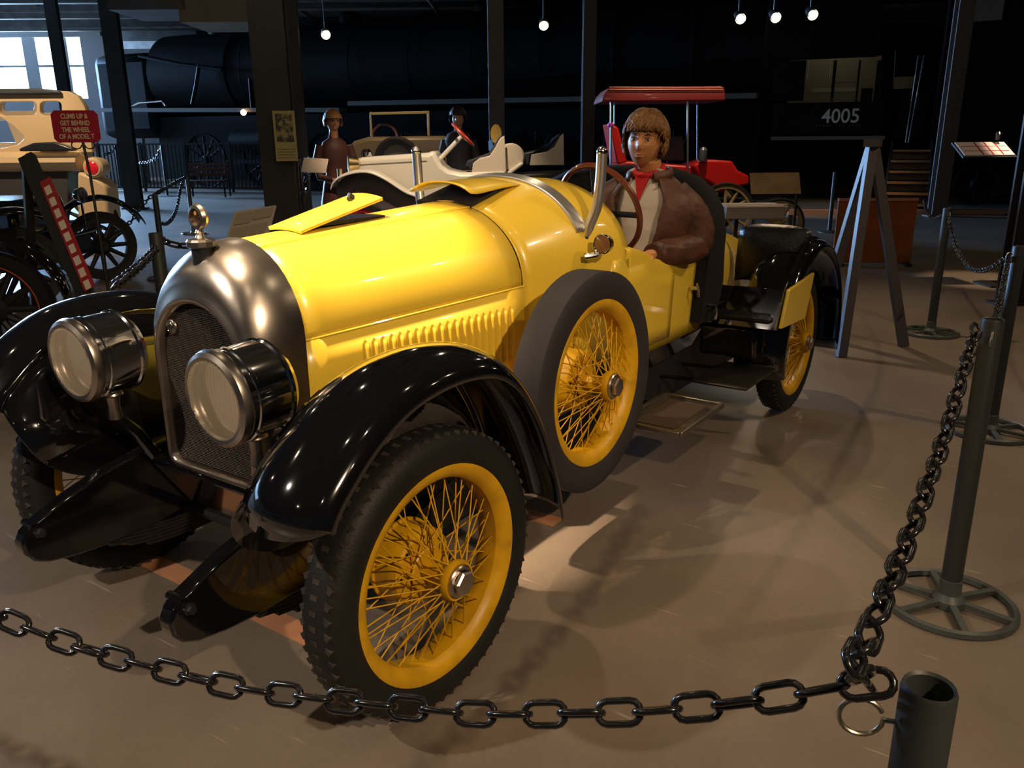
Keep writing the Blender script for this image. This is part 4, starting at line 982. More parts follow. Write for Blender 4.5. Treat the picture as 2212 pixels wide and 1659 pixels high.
for px, r in ((420, .5), (700, .35), (1000, .4), (1300, .35)): p = LO(px, 200); MB().lathe([(r, 0), (r, .3), (r*.8, .42), (.01, .46)], (p.x, 1.6, 4.78), (0, 0, 1), 20).build('dome', IRON, loco)
xa = LO(205, 300).x; MB().box(((xa+x0)/2, 1.6, 3.0), (x0-xa+.3, 2.4, 2.7)).build('smokebox_front', IRON, loco, bevel=.3)
a = LO(195, 238); b = LO(742, 238); MB().bar(V(a.x, -.02, a.z), V(b.x, -.02, b.z), .4, .12).build('running_board', IRONG, loco)
a = LO(760, 224); b = LO(1636, 207); MB().bar(V(a.x, -.02, a.z), V(b.x, -.02, b.z), .4, .12).build('running_board', IRONG, loco)
for (pa_, pb_) in (((300, 120), (480, 150)), ((430, 140), (415, 225)), ((540, 170), (545, 235)), ((950, 170), (1300, 155))):
    MB().tube([LO(*pa_, .15), (LO(*pa_, .15)+LO(*pb_, .15))/2+V(0, 0, -.05), LO(*pb_, .15)], .06, 8).build('pipe', IRON, loco)
MB().tube([LO(282, 232, -.1), LO(300, 222, -.1), LO(350, 218, -.1), LO(358, 228, -.1)], .035, 8).build('grab_pipe', CHR, loco)
def spoked(R0, n, m, name, par, M, rs, wood=None, tyre=None, tw=.05, hub=.1):
    w = MB().lathe([(R0-tw, -.04), (R0-.01, -.05), (R0, -.02), (R0, .02), (R0-.01, .05), (R0-tw, .04), (R0-tw, -.04)], (0, 0, 0), (0, 1, 0), 48, caps=False).build(name, tyre or m, par); w.matrix_basis = M
    MB().lathe([(R0-tw, -.03), (R0-tw-.04, -.03), (R0-tw-.04, .03), (R0-tw, .03)], (0, 0, 0), (0, 1, 0), 48, caps=False).build('rim', wood or m, w)
    MB().lathe([(.001, -.08), (hub*.6, -.08), (hub, -.03), (hub, .03), (.001, .05)], (0, 0, 0), (0, 1, 0), 20).build('hub', wood or m, w)
    for k in range(n):
        a = 2*pi*k/n; MB().tube([V(cos(a)*hub*.8, 0, sin(a)*hub*.8), V(cos(a)*(R0-tw-.02), 0, sin(a)*(R0-tw-.02))], [rs*1.3, rs], 8).build('spoke', wood or m, w)
    return w
for k, px in enumerate((430, 560, 700, 860, 1000, 1150, 1300, 1450)):
    p = LO(px, 320); spoked(.86, 12, IRON, 'driving_wheel', loco, Matrix.Translation((p.x, .25, .92)), .035, hub=.18)
MB().box(((x0+x1)/2, 1.0, 1.3), (x1-x0, .8, 2.0)).build('frame', IRON, loco)
for px, py, r in ((500, 258, .35), (900, 262, .35)): p = LO(px, 262); MB().lathe([(.01, 0), (r, .02), (r, 1.2), (.01, 1.22)], (p.x, .1, 1.5), (1, 0, 0), 20).build('cylinder', IRON, loco)
a = LO(440, 330); MB().bar((LO(470, 300).x, -.05, .9), (LO(1400, 300).x, -.05, .9), .08, .12).build('side_rod', IRON, loco)
p = LO(526, 243, -.3); MB().sphere(p, .09, 12).build('marker_lamp', mat('marker_glow', (1, .7, .4), .3, emis=((1, .6, .25), 8)), loco)
# cab with window openings
ca = LO(1668, 300); cb = LO(1912, 60); top = 3.95
def loc_box(p, q, dy, th, name, m, par=loco, **k):
    a = LO(*p, dy); b = LO(*q, dy); x0_, x1_ = sorted((a.x, b.x)); z0_, z1_ = sorted((a.z, b.z))
    return MB().box(((x0_+x1_)/2, dy+th/2, (z0_+z1_)/2), (x1_-x0_, th, z1_-z0_)).build(name, m, par, **k)
cab = loc_box((1665, 292), (1912, 218), -.1, .06, 'cab_side', IRON)
CABIN = mat('cab_interior', (.17, .155, .10), .7)
for x0_, x1_ in ((1665, 1742), (1793, 1808), (1851, 1856), (1886, 1912)): loc_box((x0_, 219), (x1_, 130), -.1, .06, 'cab_post', IRON, cab)
loc_box((1665, 132), (1912, -30), -.1, .06, 'cab_panel', IRON, cab); loc_box((1858, 219), (1886, 190), -.1, .06, 'cab_panel', IRON, cab)
loc_box((1700, 225), (1905, 120), 1.6, .05, 'cab_wall', CABIN, cab)
loc_box((1665, 303), (1912, 293), -.16, .14, 'cab_step_edge', IRONG, cab)
for x_ in (1744, 1792): loc_box((x_, 170), (x_+3, 130), -.12, .03, 'window_trim', mat('pale_trim', (.7, .6, .45), .4), cab)
loc_box((1742, 216), (1852, 212), -.14, .08, 'arm_rest', IRONG, cab); loc_box((1800, 180), (1850, 176), .5, .04, 'cab_rail', IRONG, cab); loc_box((1752, 200), (1850, 188), 1.2, .2, 'cab_seat', mat('cab_seat_green', (.35, .36, .2), .6), cab)
ct_ = LO(1816, 252, -.1)
text('4005', .43, mat('number_paint', (.62, .62, .5), .6), cab, Matrix.Translation((ct_.x, -.112, ct_.z)) @ Matrix.Rotation(pi/2, 4, 'X'), sx=.95, bold=.004)
for k in range(14):
    if k in (5, 9): continue
    p = LO(1765+k*7, 271, -.1); MB().box((p.x, -.105, p.z), (.028, .008, .035)).build('number_mark', mat('number_dim', (.06, .06, .05), .6), cab)
MB().prism([V(ca.x-.1, -.3, 5.05), V(cb.x+.25, -.3, 5.05), V(cb.x+.25, .6, 5.3), V(ca.x-.1, .6, 5.3)], (0, 0, .05)).build('cab_roof', IRON, loco)
lp = LO(1790, 150, .8); pl_ = bpy.data.lights.new('cab_lamp', 'POINT'); pl_.energy = 14; pl_.color = (1, .85, .6); po = bpy.data.objects.new('cab_lamp', pl_); COL.objects.link(po); po.location = LA+ld*lp.x+ln*.9+V(0, 0, 4.2); pl_.shadow_soft_size = .05
# gangway: handrails, end wall with lit opening, tender
for xt, xb in ((1996, 1962), (1984, 1956)):
    a = LO(xt, 120, -.05); b = LO(xb, 308, -.05); MB().tube([a, b], .018, 8).build('handrail', CHR, loco)
loc_box((1930, 192), (1975, 165), 1.7, .05, 'gangway_panel', CABIN, loco); loc_box((1930, 300), (2010, 200), .6, .1, 'gangway_wall', IRON, loco)
MB().tube([LO(1935, 108, .1), LO(1930, 190, .1)], .012, 6).build('handrail', IRONG, loco)
a = LO(2012, 300).x; MB().box((a+4.5, 1.5, 3.0), (9, 3.0, 3.8)).build('tender', IRON, loco, bevel=.03)
MB().box((a+.6, -.1, 4.0), (.8, .3, .45)).build('tender_box', IRONG, loco)
for k in range(4): spoked(.45, 8, IRON, 'tender_wheel', loco, Matrix.Translation((a+1.0+k*1.5, .1, .48)), .03, hub=.12)
# wooden steps up to the cab
STEP = mat('step_wood', (.34, .17, .055), .5, noise_amt=.3, nscale=3); 
sw_ = thing('wooden_steps', 'short flight of wooden steps leading up to the locomotive cab', 'steps', LA+ld*LO(1964, 380, -2.0).x-ln*2.1, atan2(ld.y, ld.x))
wst = (LO(2015, 400, -2).x-LO(1915, 400, -2).x)
for k in range(6):
    z = .16+k*.21; MB().box((0, .1+k*.22, z), (wst*(1-.03*k), .26, .045)).build('tread', STEP, sw_)
    MB().box((0, .22+k*.22, z-.10), (wst*(1-.03*k), .02, .15)).build('riser', mat('riser_dark', (.12, .06, .02), .6), sw_)
for s in (-1, 1): MB().bar((s*wst*.5, 0, .05), (s*wst*.46, 1.35, 1.35), .05, .2).build('stringer', BLKS, sw_)
t = setting(MB().bar(floor_at(1700, 462)+V(0, 0, .04), floor_at(2165, 462)+V(0, 0, .04), .22, .09).build('trim_3', mat('curb_timber', (.38, .2, .14), .6), None))

# ---- railing and bench at left in front of the locomotive
fa = W_((205-1106)/FPX*28/.958, 28); fb = W_((640-1106)/FPX*26/.958, 26); rd = (fb-fa); Lr = rd.length; rd.normalize()
rl = thing('railing', 'long dark picket railing in front of the locomotive at left', 'railing', fa, atan2(rd.y, rd.x))
for z in (.12, 1.45): MB().bar((0, 0, z), (Lr, 0, z), .05, .05).build('rail', DARKM, rl)
n = 60; me = MB().box((0, 0, .78), (.03, .03, 1.3)).mesh('picket', DARKM)
for k in range(n): inst('picket', me, rl, Matrix.Translation((Lr*(k+.5)/n, 0, 0)))
for k in range(6): MB().box((Lr*k/5, 0, .75), (.06, .06, 1.5)).build('post', DARKM, rl)
SBn = Stage(440, 24); bn = st_obj(SBn, 'bench', 'reddish wooden bench with iron ends by the far railing', 'bench')
a = SBn.at(400, 362); b = SBn.at(484, 330); BW = mat('bench_wood', (.10, .028, .012), .5)
for k in range(3): MB().box(((a.x+b.x)/2, .42, .62+k*.13), (b.x-a.x, .03, .09)).build('back_slat', BW, bn)
for k in range(3): MB().box(((a.x+b.x)/2, k*.14, .45), (b.x-a.x, .11, .03)).build('seat_slat', BW, bn)
for x in (a.x+.03, b.x-.03):
    MB().bar((x, 0, 0), (x, 0, .45), .04, .04).build('leg', DARKM, bn); MB().bar((x, .44, 0), (x, .46, .95), .04, .04).build('leg', DARKM, bn)

# ================================================================ VISIBLE CEILING SPOTLIGHTS
BULB = mat('lit_bulb', (1, .9, .7), .3, emis=((1, .86, .55), 60))
for i, (px, py, H, lab) in enumerate(((710, 71, 15.5, 'lit ceiling spotlight above the small white sign, leftmost of all'), (1181, 55, 15, 'lit ceiling spotlight right of the middle column'), (1606, 44, 13.8, 'lit ceiling spotlight, left one of the row of three'), (1682, 42, 13.8, 'lit ceiling spotlight, middle one of the row of three'), (1762, 37, 13.8, 'lit ceiling spotlight, right one of the row of three'))):
    S = Stage(px, H); t = st_obj(S, 'ceiling_spotlight', lab, 'lamp'); c = S.at(px, py)
    dr = (V(0, -1, -.45) if i else V(.3, -1, -.4)).normalized()
    MB().lathe([(.02, -.22), (.06, -.2), (.075, -.05), (.085, .02), (.08, .02), (.07, -.02)], c, dr, 16, caps=False).build('housing', BLKS, t)
    MB().sphere(c, .060, 12).build('bulb', BULB, t)
    MB().tube([c-dr*.12, c-dr*.12+V(0, 0, 5.85-c.z)], .012, 6).build('stem', BLKS, t)
# the other lamps of the hall, overhead and behind the viewpoint
for i, (x, y) in enumerate([(-3.5, 2.2), (-1.2, 3.2), (1.4, 2.4), (3.6, 3.6), (-4.6, 6), (-2.2, 6.5), (.6, 6.2), (2.9, 7.2), (5.2, 6.6), (-3.2, -1.8), (0.3, -2.2), (3.0, -1.6), (-6.5, 3.5), (-1, 9.5), (3.5, 10.5), (7.5, 9.5), (-.4, .6), (1.0, .4)]):
    l = bpy.data.lights.new('ceiling_lamp', 'POINT'); l.energy = 13; l.color = (1, .80, .55); l.shadow_soft_size = .035
    o = bpy.data.objects.new('ceiling_lamp', l); COL.objects.link(o); o.location = W_(x, y, 3.7+.1*(i % 3))
# ================================================================ OTHER EXHIBITS
def pix(S, pts, dy): return [S.at(a, b, dy) for a, b in pts]
def slab(S, pts, dy, th, name, m, par, bevel=.02, **k): return MB().prism(pix(S, pts, dy), (0, th, 0)).build(name, m, par, bevel=bevel, **k)
WHT = mat('white_car_paint', (.62, .60, .54), .32, coat=.3); WHS = mat('white_seat_side', (.55, .50, .42), .5)
BRS = mat('brass_fittings', (.6, .45, .22), .25, metal=1); SEAT = mat('dark_seat_leather', (.03, .035, .05), .4)
# --- white racing car
S = Stage(930, 10.4); wc_ = st_obj(S, 'racing_car', 'white open antique racing car with two bucket seats behind the yellow hood', 'car')
slab(S, [(775, 338), (928, 329), (942, 322), (950, 342), (958, 356), (972, 366), (1000, 372), (1090, 370), (1104, 378), (1104, 455), (775, 455)], .0, .75, 'body', WHT, wc_, .05)
slab(S, [(778, 352), (926, 345), (926, 347), (778, 354)], -.006, .01, 'hood_seam', mat('seam_grey', (.2, .18, .15), .6), wc_, 0)
fenp = catmull(pix(S, [(733, 402), (738, 390), (752, 378), (775, 370), (800, 367), (822, 371), (848, 384), (872, 400), (892, 412), (915, 420)], 0), 4)
MB().loft([[p+V(0, -.42, -.004), p+V(0, -.40, .018), p+V(0, -.22, .03), p+V(0, -.06, .01)] for p in fenp], False).build('front_fender', WHT, wc_, solid=.012)
MB().loft([[p+V(0, -.06, -.0), p+V(0, -.05, -.30)] for p in fenp], False).build('fender_apron', mat('grey_apron', (.16, .14, .12), .5), wc_, solid=.01)
REDW = mat('red_wheel', (.38, .008, .01), .4, coat=.3); RUBL = mat('dark_old_tyre', (.02, .018, .016), .7)
c = S.at(795, 446); R0 = .40
for px in (795, 1120): p = S.at(px, 446); spoked(R0, 12, REDW, 'wheel', wc_, Matrix.Translation((p.x, -.28, R0)), .022, tyre=RUBL, tw=.075, hub=.09)
for dy in (.95,): p = S.at(795, 446); spoked(R0, 12, REDW, 'wheel', wc_, Matrix.Translation((p.x, dy, R0)), .022, tyre=RUBL, tw=.075, hub=.09)
hl = S.at(757, 352, -.1)
MB().lathe([(.03, .14), (.08, .11), (.10, .02), (.105, 0), (.095, -.01), (.01, .0)], hl, (.9, .25, 0), 20).build('headlamp', BRS, wc_); MB().lathe([(.03, 0), (.03, .10)], S.at(738, 380, -.2), (0, 0, 1), 12).build('side_lamp', BRS, wc_)
MB().lathe([(.07, 0), (.07, .05), (.04, .09)], S.at(796, 335, .37), (0, 0, 1), 16).build('radiator_cap', CHR, wc_)
slab(S, [(770, 350), (777, 336), (777, 440), (772, 440)], .05, .65, 'radiator', BRS, wc_)
a = S.at(947, 350, .3); b = S.at(1001, 294, .3); MB().tube([a, b], .028, 12).build('steering_column', WHT, wc_)
dv = (b-a).normalized(); u = V(0, 1, 0); w__ = dv.cross(u)
MB().tube([b+dv*.03+(u*cos(2*pi*k/32)+w__*sin(2*pi*k/32))*.18 for k in range(32)], .016, 8, closed=True).build('steering_wheel', mat('red_steering_rim', (.35, .03, .015), .35, coat=.4), wc_)
for k in range(3): a_ = 2*pi*k/3; MB().tube([b, b+dv*.03+(u*cos(a_)+w__*sin(a_))*.17], .01, 6).build('wheel_spoke', CHR, wc_)
def bucket(pts_side, pts_back, dy, name='bucket_seat'):
    o = slab(S, pts_side, dy, .02, name, WHS, wc_); slab(S, pts_side, dy+.42, .02, 'seat_side', WHS, o)
    slab(S, pts_back, dy+.02, .40, 'seat_padding', SEAT, o)
bucket([(1022, 376), (1026, 352), (1040, 341), (1062, 336), (1074, 318), (1084, 300), (1094, 292), (1098, 372)], [(1008, 356), (1014, 346), (1060, 330), (1082, 296), (1088, 292), (1092, 300), (1074, 345), (1020, 362)], .05)
bucket([(1148, 358), (1152, 334), (1186, 328), (1202, 318), (1214, 296), (1222, 288), (1223, 358)], [(1134, 358), (1136, 330), (1150, 327), (1186, 322), (1200, 300), (1216, 289), (1216, 300), (1204, 325), (1150, 338), (1148, 358)], .25)
p = S.at(1108, 340, .2); MB().lathe([(.01, -.30), (.15, -.29), (.17, -.26), (.17, .26), (.15, .29), (.01, .30)], p+V(0, .25, 0), (0, 1, 0), 28).build('fuel_tank', WHS, wc_)
slab(S, [(1098, 372), (1132, 348), (1136, 356), (1104, 380)], .1, .5, 'tail_deck', WHT, wc_)
slab(S, [(900, 340), (906, 336), (912, 366), (905, 372)], -.03, .03, 'lever_bracket', mat('rust_lever', (.22, .06, .03), .5), wc_, .004)
MB().tube(pix(S, [(905, 345), (908, 380), (906, 420)], -.05), .012, 6).build('brake_lever', BRS, wc_)
slab(S, [(1100, 378), (1250, 372), (1250, 455), (1104, 455)], .0, .7, 'rear_frame', mat('rear_dark', (.02, .018, .016), .5), wc_)
# the yellow and blue board standing on the far side of the first seat
S2 = Stage(1075, 11.4); t = st_obj(S2, 'oval_board', 'small oval yellow board with a blue lower corner beside the first white bucket seat', 'sign')
p0 = S2.at(1076, 289); a_ = S2.at(1064, 289); b1 = S2.at(1076, 268)
MB().prism([V(p0.x+(p0.x-a_.x)*cos(2*pi*k/24), 0, p0.z+(b1.z-p0.z)*sin(2*pi*k/24)) for k in range(24)], (0, .02, 0)).build('board', mat('yellow_board', (.62, .36, .06), .5), t)
slab(S2, [(1059, 305), (1068, 298), (1070, 325), (1060, 325)], -.01, .02, 'blue_corner', mat('blue_board', (.08, .22, .5), .5), t, 0)
MB().bar((p0.x, .03, 0), (p0.x, .03, p0.z), .03, .03).build('post', BLKS, t); MB().box((p0.x, .03, .01), (.3, .3, .02)).build('foot', BLKS, t)
# --- tan touring car behind
TAN = mat('tan_car_paint', (.23, .17, .09), .4, noise_amt=.2, nscale=2); TANF = mat('brass_frame', (.36, .30, .14), .4)
S = Stage(870, 13.2); tc_ = st_obj(S, 'touring_car', 'tan open touring car with a brass windshield frame behind the white car', 'car')
slab(S, [(752, 322), (768, 302), (800, 293), (960, 292), (976, 300), (984, 316), (980, 380), (760, 380)], 0, 1.3, 'body', TAN, tc_, .06)
for q in ([(803, 241), (806, 238), (809, 292), (804, 292)], [(927, 239), (932, 238), (933, 292), (928, 292)]): slab(S, q, .35, .05, 'windshield_post', TANF, tc_, .006)
slab(S, [(803, 240), (932, 238), (932, 244), (803, 246)], .35, .05, 'windshield_top', TANF, tc_, .006)
p = S.at(836, 292, .5); MB().tube([p+V(.2*cos(pi*k/16), 0, .20*sin(pi*k/16)-.02) for k in range(17)], .018, 8).build('steering_wheel', WOODW, tc_)
p = S.at(862, 342, -.1); MB().lathe([(.22, -.08), (.30, -.1), (.34, -.05), (.34, .05), (.30, .1), (.22, .08)], p, (0, 1, 0), 32, caps=False).build('spare_tyre', RUBL, tc_)
MB().lathe([(.001, -.02), (.22, -.03), (.22, .03)], p, (0, 1, 0), 32).build('spare_disc', TAN, tc_)
for px in (780, 965): q = S.at(px, 380); spoked(.42, 12, TAN, 'wheel', tc_, Matrix.Translation((q.x, -.15, .42)), .022, tyre=RUBL, tw=.075, hub=.09)
MB().box((0, .6, .55), (1.6, .9, .3)).build('chassis', DARKM, tc_)
# --- standing costume figures
def standing(S, px, ytop, label, dress, hairm, face, turn=0, skirt=True, band=None):
    t = thing('person', label, 'person', S.loc, S.rz+turn); top = S.at(px, ytop).z; k = top/1.72
    b = MB(); prof = [(.26, 0), (.24, .3), (.20, .7), (.15, .95), (.12, 1.02), (.15, 1.15), (.175, 1.28), (.14, 1.38), (.06, 1.43), (.05, 1.5)] if skirt else [(.17, 0), (.16, .45), (.17, .8), (.15, 1.0), (.17, 1.2), (.19, 1.33), (.14, 1.42), (.06, 1.45), (.05, 1.5)]
    rings = [[V(r*cos(2*pi*q/28), r*.7*sin(2*pi*q/28)*(1+.03*sin(q*3)), z)*k for q in range(28)] for r, z in prof]
    b.loft(rings, True, True)
    for s in (-1, 1):
        b.tube([V(s*.17, 0, 1.34)*k, V(s*.23, .01, 1.15)*k, V(s*.22, -.06, .98)*k, V(s*.10, -.19, .96)*k], [.055*k, .048*k, .04*k, .03*k], 12)
    b.build('clothing', dress, t, ang=80)
    h = MB()
    hmq = head_mesh('h', face, 36); Mh = Matrix.Translation((0, 0, 1.60*k)) @ Matrix.Rotation(pi/2, 4, 'Z') @ Matrix.Scale(k, 4)
    h.add([Mh @ Vector(v) for v in hmq.v], hmq.f); h.tube([V(0, 0, 1.42)*k, V(0, 0, 1.52)*k], .05*k, 12)
    for s in (-1, 1): hand(h, V(s*.10, -.19, .96)*k, (-s, -.5, -.1), (0, .3, -1), .85*k, .35)
    for s in (-1, 1): h.tube([V(0, 0, 1.40)*k, V(s*.14, 0, 1.32)*k, V(s*.21, .01, 1.15)*k, V(s*.21, -.05, 1.0)*k, V(s*.10, -.19, .96)*k], [.035*k, .035*k, .03*k, .026*k, .022*k], 10)
    fuse(h.build('body', face, t, ang=180), .005)
    hh = hair_mb(fringe=.045, bulk=1.5, seed=5+px, low=-.04); hh.v = [tuple(Mh @ Vector(v)) for v in hh.v]; hh.build('hair', hairm, t, solid=.006, ang=80)
    for s in (-1, 1): MB().sphere(Mh @ V(-.080, s*.031, .012), .010*k, 8).build('eye', IRIS, t)
    if band: MB().tube([Mh @ V(.10*cos(a), .085*sin(a), .07) for a in [2*pi*q/20 for q in range(20)]], .012*k, 6, closed=True).build('hair_band', band, t)
    return t
FACE = mat('figure_face', (.34, .15, .07), .5); MAROON = mat('maroon_dress', (.05, .014, .010), .6, bump=.3, bscale=15); DKCO = mat('dark_coat', (.018, .010, .009), .7)
standing(Stage(757, 11.0), 757, 238, 'standing figure in maroon dress with pinned-up blond hair beside the white car', MAROON, mat('blond_hair', (.30, .15, .05), .5, bump=.5), FACE, turn=.5, band=None)
standing(Stage(1004, 12.2), 1004, 234, 'standing figure in dark coat behind the red steering wheel of the white car', DKCO, mat('black_hair', (.012, .008, .006), .6), FACE, turn=-.15, skirt=False)
# --- red surrey
S = Stage(1440, 12.6); sy = st_obj(S, 'surrey_car', 'red antique motor surrey with flat red canopy behind the driver', 'car')
REDC = mat('red_car_paint', (.50, .010, .006), .35, coat=.3); REDCAN = mat('red_canopy', (.15, .005, .006), .55, coat=.15)
cn = MB(); rings = []
for (x0_, x1_, y_, d0, d1) in ((1305, 1573, 221, 0, 1.25), (1309, 1572, 208, 0, 1.25), (1320, 1571, 193, .03, 1.22), (1326, 1566, 189, .08, 1.17)):
    a = S.at(x0_, y_); b = S.at(x1_, y_); rings.append([V(a.x, d0, a.z), V(b.x, d0, b.z), V(b.x, d1, b.z), V(a.x, d1, a.z)])
cn.loft(rings, True, True).build('canopy', REDCAN, sy, bevel=.015)
for y_, m_ in ((190, 0), (195, 1)): a = S.at(1322, y_, -.012); b = S.at(1568, y_+3, -.012); MB().tube([a, b], .007, 6).build('canopy_piping', mat('pink_piping', (.6, .22, .16), .4), sy)
STL = mat('blue_grey_steel', (.16, .18, .22), .35, metal=.6)
for px, dy in ((1325, .05), (1333, 1.15), (1491, .05), (1512, 1.15)): a = S.at(px, 222, dy); b = S.at(px-2, 395, dy); MB().tube([a, b], .016, 8).build('canopy_pole', STL, sy)
slab(S, [(1320, 268), (1340, 276), (1360, 355), (1336, 357)], .1, .9, 'seat_panel', REDC, sy, .03); MB().sphere(S.at(1324, 272, .08), .05, 10).build('rear_lamp', mat('magenta_lamp', (.5, .05, .35), .3), sy)
slab(S, [(1336, 357), (1360, 350), (1500, 362), (1540, 350), (1560, 420), (1340, 430)], .1, .95, 'body', REDC, sy, .03)
slab(S, [(1500, 360), (1530, 348), (1586, 352), (1598, 372), (1622, 384), (1624, 402), (1580, 412), (1572, 424), (1540, 400), (1515, 385)], -.1, .35, 'fender', REDC, sy, .03)
slab(S, [(1400, 300), (1480, 296), (1484, 350), (1402, 352)], .7, .08, 'seat_back', SEAT, sy, .02)
MB().lathe([(.05, 0), (.06, .02), (.06, .16), (.03, .2)], S.at(1522, 352, -.15), (0, 0, 1), 14).build('side_lamp', STL, sy)
for px, dy in ((1380, 0), (1565, -.05), (1380, 1.05), (1565, 1.0)): q = S.at(px, 430); spoked(.44, 12, mat('yellow_brown_wheel', (.28, .2, .08), .5), 'wheel', sy, Matrix.Translation((q.x, dy-.1, .44)), .02, tyre=RUBL, tw=.045, hub=.08)
MB().box((.3, .5, .5), (1.9, .8, .2)).build('chassis', DARKM, sy)
S = Stage(1650, 11.3); t = st_obj(S, 'wagon_wheel', 'loose yellowish spoked wheel standing under the brown plaque', 'wheel')
spoked(.37, 12, mat('straw_wheel', (.30, .24, .11), .5), 'rim_assembly', t, Matrix.Translation((0, 0, .37)) @ Matrix.Rotation(radians(8), 4, 'X'), .018, tyre=RUBL, tw=.03, hub=.07)

# --- cream coach at far left
def plate(name, outer, holes, S, dy, th, m, par):
    c = bpy.data.curves.new(name, 'CURVE'); c.dimensions = '2D'; c.fill_mode = 'BOTH'; c.extrude = th/2; c.bevel_depth = .008
    for loop in [outer]+holes:
        P = pix(S, loop, dy); s = c.splines.new('POLY'); s.points.add(len(P)-1)
        for q, p in zip(s.points, P): q.co = (p.x, p.z, 0, 1)
        s.use_cyclic_u = True
    c.materials.append(m); o = bpy.data.objects.new(name, c); COL.objects.link(o); o.parent = par
    o.matrix_basis = Matrix.Translation((0, dy+th/2, 0)) @ Matrix.Rotation(pi/2, 4, 'X'); return to_mesh(o)
def rr(x0, y0, x1, y1, r, n=5):
    P = []
    for cx, cy, a0 in ((x1-r, y0+r, -90), (x1-r, y1-r, 0), (x0+r, y1-r, 90), (x0+r, y0+r, 180)):
        for k in range(n+1): a = radians(a0+90*k/n); P.append((cx+r*cos(a), cy+r*sin(a)))
    return P
CRM = mat('cream_coach_paint', (.66, .50, .30), .35, coat=.3)
S = Stage(90, 12.0); co = st_obj(S, 'coach', 'cream coach with rounded window openings at the far left', 'coach')
tri = [(-60, 240), (8, 243), (34, 262), (58, 284), (58, 292), (44, 305), (12, 312), (-60, 312)]
plate('body_panel', [(-260, 188), (150, 190), (172, 200), (186, 222), (196, 250), (203, 320), (-260, 330)], [rr(0, 209, 86, 242, 12), rr(90, 209, 140, 243, 12), rr(-150, 209, -10, 236, 12), tri], S, 0, .09, CRM, co)
plate('far_panel', [(-260, 188), (150, 190), (176, 200), (190, 222), (200, 250), (205, 320), (-260, 330)], [rr(10, 209, 80, 232, 8), rr(92, 209, 140, 236, 8), rr(-150, 209, -10, 236, 8), [(-60, 250), (20, 250), (40, 300), (-60, 300)]], S, 1.5, .06, CRM, co)
slab(S, [(-260, 180), (90, 182), (130, 188), (136, 194), (-260, 194)], -.08, .5, 'roof', mat('coach_roof', (.05, .06, .07), .6), co, .03)
rings = []
for y_, o_ in ((318, 0), (330, -.14), (342, -.16), (352, -.10), (362, 0)): a = S.at(-260, y_); b = S.at(186, y_); rings.append([V(a.x, o_, a.z), V(b.x-.05, o_, b.z), V(b.x, o_*.4+.1, b.z), V(b.x, .25, b.z), V(a.x, .25, a.z)])
MB().loft(rings, True, True).build('belt_molding', CRM, co)
slab(S, [(45, 312), (75, 300), (120, 298), (160, 312), (162, 318), (45, 318)], -.22, .14, 'rear_deck', mat('coach_dark', (.02, .024, .03), .3), co)
slab(S, [(-260, 362), (150, 362), (150, 440), (-260, 440)], 0, .3, 'lower_body', mat('coach_lower_grey', (.05, .05, .045), .6), co)  # dark grey slab below the cream belt
tp = S.at(205, 355, -.1)
MB().lathe([(.04, .18), (.10, .12), (.13, .02), (.13, 0), (.10, -.02), (.09, 0)], tp, (0, -1, 0), 24, caps=False).build('lamp_housing', CRM, co) if 0 else MB().lathe([(.13, .25), (.15, .1), (.14, 0), (.11, -.03), (.095, -.03)], tp, (0, 1, 0), 24).build('lamp_housing', CRM, co)
MB().lathe([(.001, -.06), (.06, -.055), (.088, -.035), (.092, -.02)], tp, (0, 1, 0), 24).build('red_lens', mat('red_lamp_lens', (.55, .01, .02), .2, coat=.6, emis=((.8, .02, .03), .25)), co)
slab(S, [(170, 362), (212, 378), (232, 395), (240, 470), (170, 470)], -.1, .4, 'quarter_panel', CRM, co, .04)
for px in (-120, 60, 190): q = S.at(px, 470); spoked(.42, 14, DARKM, 'wheel', co, Matrix.Translation((q.x, .1, .42)), .025, tyre=RUBL, tw=.07, hub=.1)
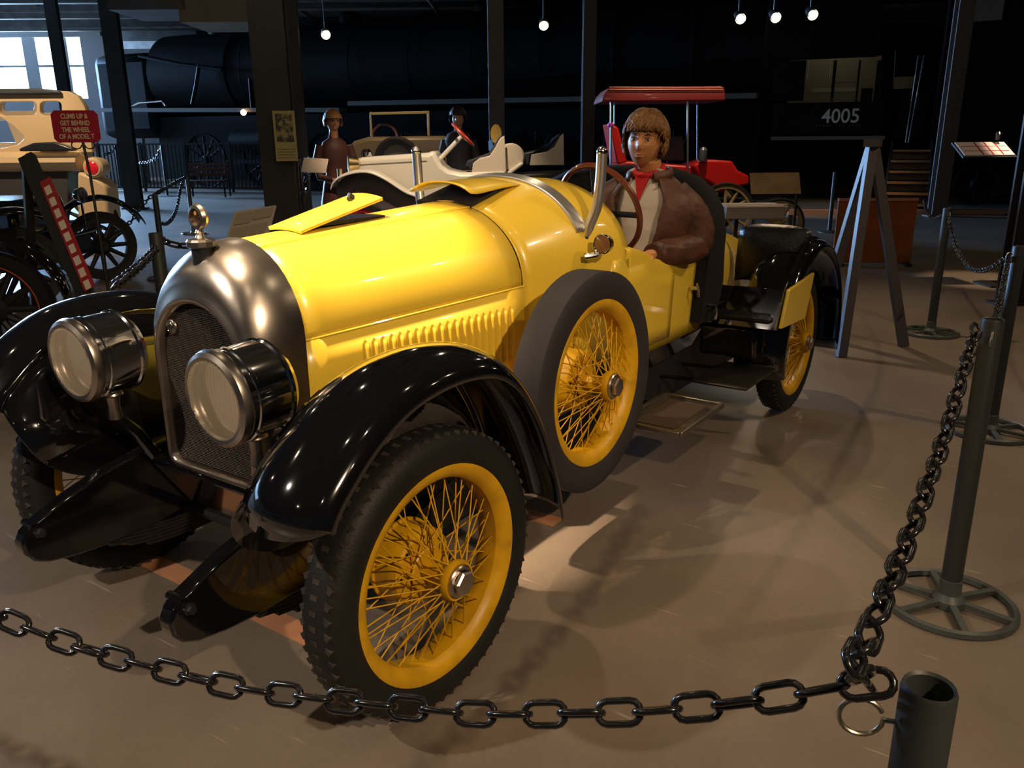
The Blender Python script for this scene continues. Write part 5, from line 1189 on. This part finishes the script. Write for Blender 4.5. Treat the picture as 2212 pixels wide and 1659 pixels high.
# --- black open car with wood-spoked wheels
C1 = floor_at(230, 603); C2_ = floor_at(60, 668); axd = (C1-C2_).normalized()
mt = thing('black_touring_car', 'black open touring car with wood-spoked wheels at the left', 'car', (C1+C2_)/2, atan2(axd.y, axd.x))
hw_ = (C1-C2_).length/2
for s in (-1, 1):
    M_ = Matrix.Translation((s*hw_, 0, .385)) @ Matrix.Rotation(pi/2, 4, 'Z') @ Matrix.Rotation(radians(0), 4, 'X')
    Mv = Matrix.Translation((s*hw_, 0, .385)) @ Matrix.Rotation(radians(-52), 4, 'Z')
    spoked(.385, 12, BLKS, 'wheel', mt, Mv if 1 else M_, .022, tyre=RUB, tw=.075, hub=.10)
    P_ = [V(0, .53*cos(a), .40+.52*sin(a)) for a in [radians(q) for q in range(195, 20, -10)]]
    R_ = Matrix.Rotation(radians(-52-90), 3, 'Z')
    MB().loft([[V(s*hw_, 0, 0)+R_ @ (p+V(d, 0, e)) for d, e in ((-.12, -.02), (-.08, .02), (0, .035), (.08, .02), (.12, -.02))] for p in P_], False).build('fender', BLK, mt, solid=.01)
MB().tube([(-hw_, 0, .385), (hw_, 0, .385)], .03, 8).build('axle', BLKS, mt)
MB().box((-.10, .95, .78), (1.05, 1.7, .42)).build('body_tub', BLK, mt, bevel=.08)
MB().box((-.10, .85, .50), (1.0, 1.9, .16)).build('chassis', BLKS, mt)
MB().box((-.15, 1.15, 1.05), (.95, .14, .35)).build('seat_back', LEA, mt, bevel=.05)
for x_, z_ in ((-.35, 1.0), (.38, .98)): MB().lathe([(.03, .1), (.07, .06), (.085, 0), (.075, -.01), (.02, -.006)], (x_, -.1, z_), (.2, 1, 0), 20).build('lamp', CHR, mt); MB().bar((x_, -.08, .6), (x_, -.08, z_-.05), .02, .02).build('lamp_post', CHR, mt)
MB().tube([(-.5, -.2, .62), (.5, -.2, .62)], .02, 8).build('cross_tube', CHR, mt)
# --- edge of another car at the left border
cx_ = on(-12, 672, 2, .40)
w3_ = thing('black_car', 'black car cut off by the left border, only an orange lined wheel showing', 'car', (cx_.x, cx_.y, 0), YAW-pi/2+.15)
spoked(.41, 12, BLKS, 'wheel', w3_, Matrix.Translation((0, 0, .41)), .022, tyre=RUB, tw=.08, hub=.10)
MB().tube([V(.315*cos(2*pi*k/40), -.055, .41+.315*sin(2*pi*k/40)) for k in range(40)], .004, 6, closed=True).build('wheel_lining', mat('orange_lining', (.5, .08, .02), .5), w3_)
MB().loft([[V(.52*cos(a), d, .41+.52*sin(a)+e) for d, e in ((-.12, -.02), (0, .03), (.12, -.02))] for a in [radians(q) for q in range(0, 200, 12)]], False).build('fender', BLK, w3_, solid=.01)
MB().box((-1.2, .5, .75), (1.9, .8, .5)).build('body', BLK, w3_, bevel=.08)
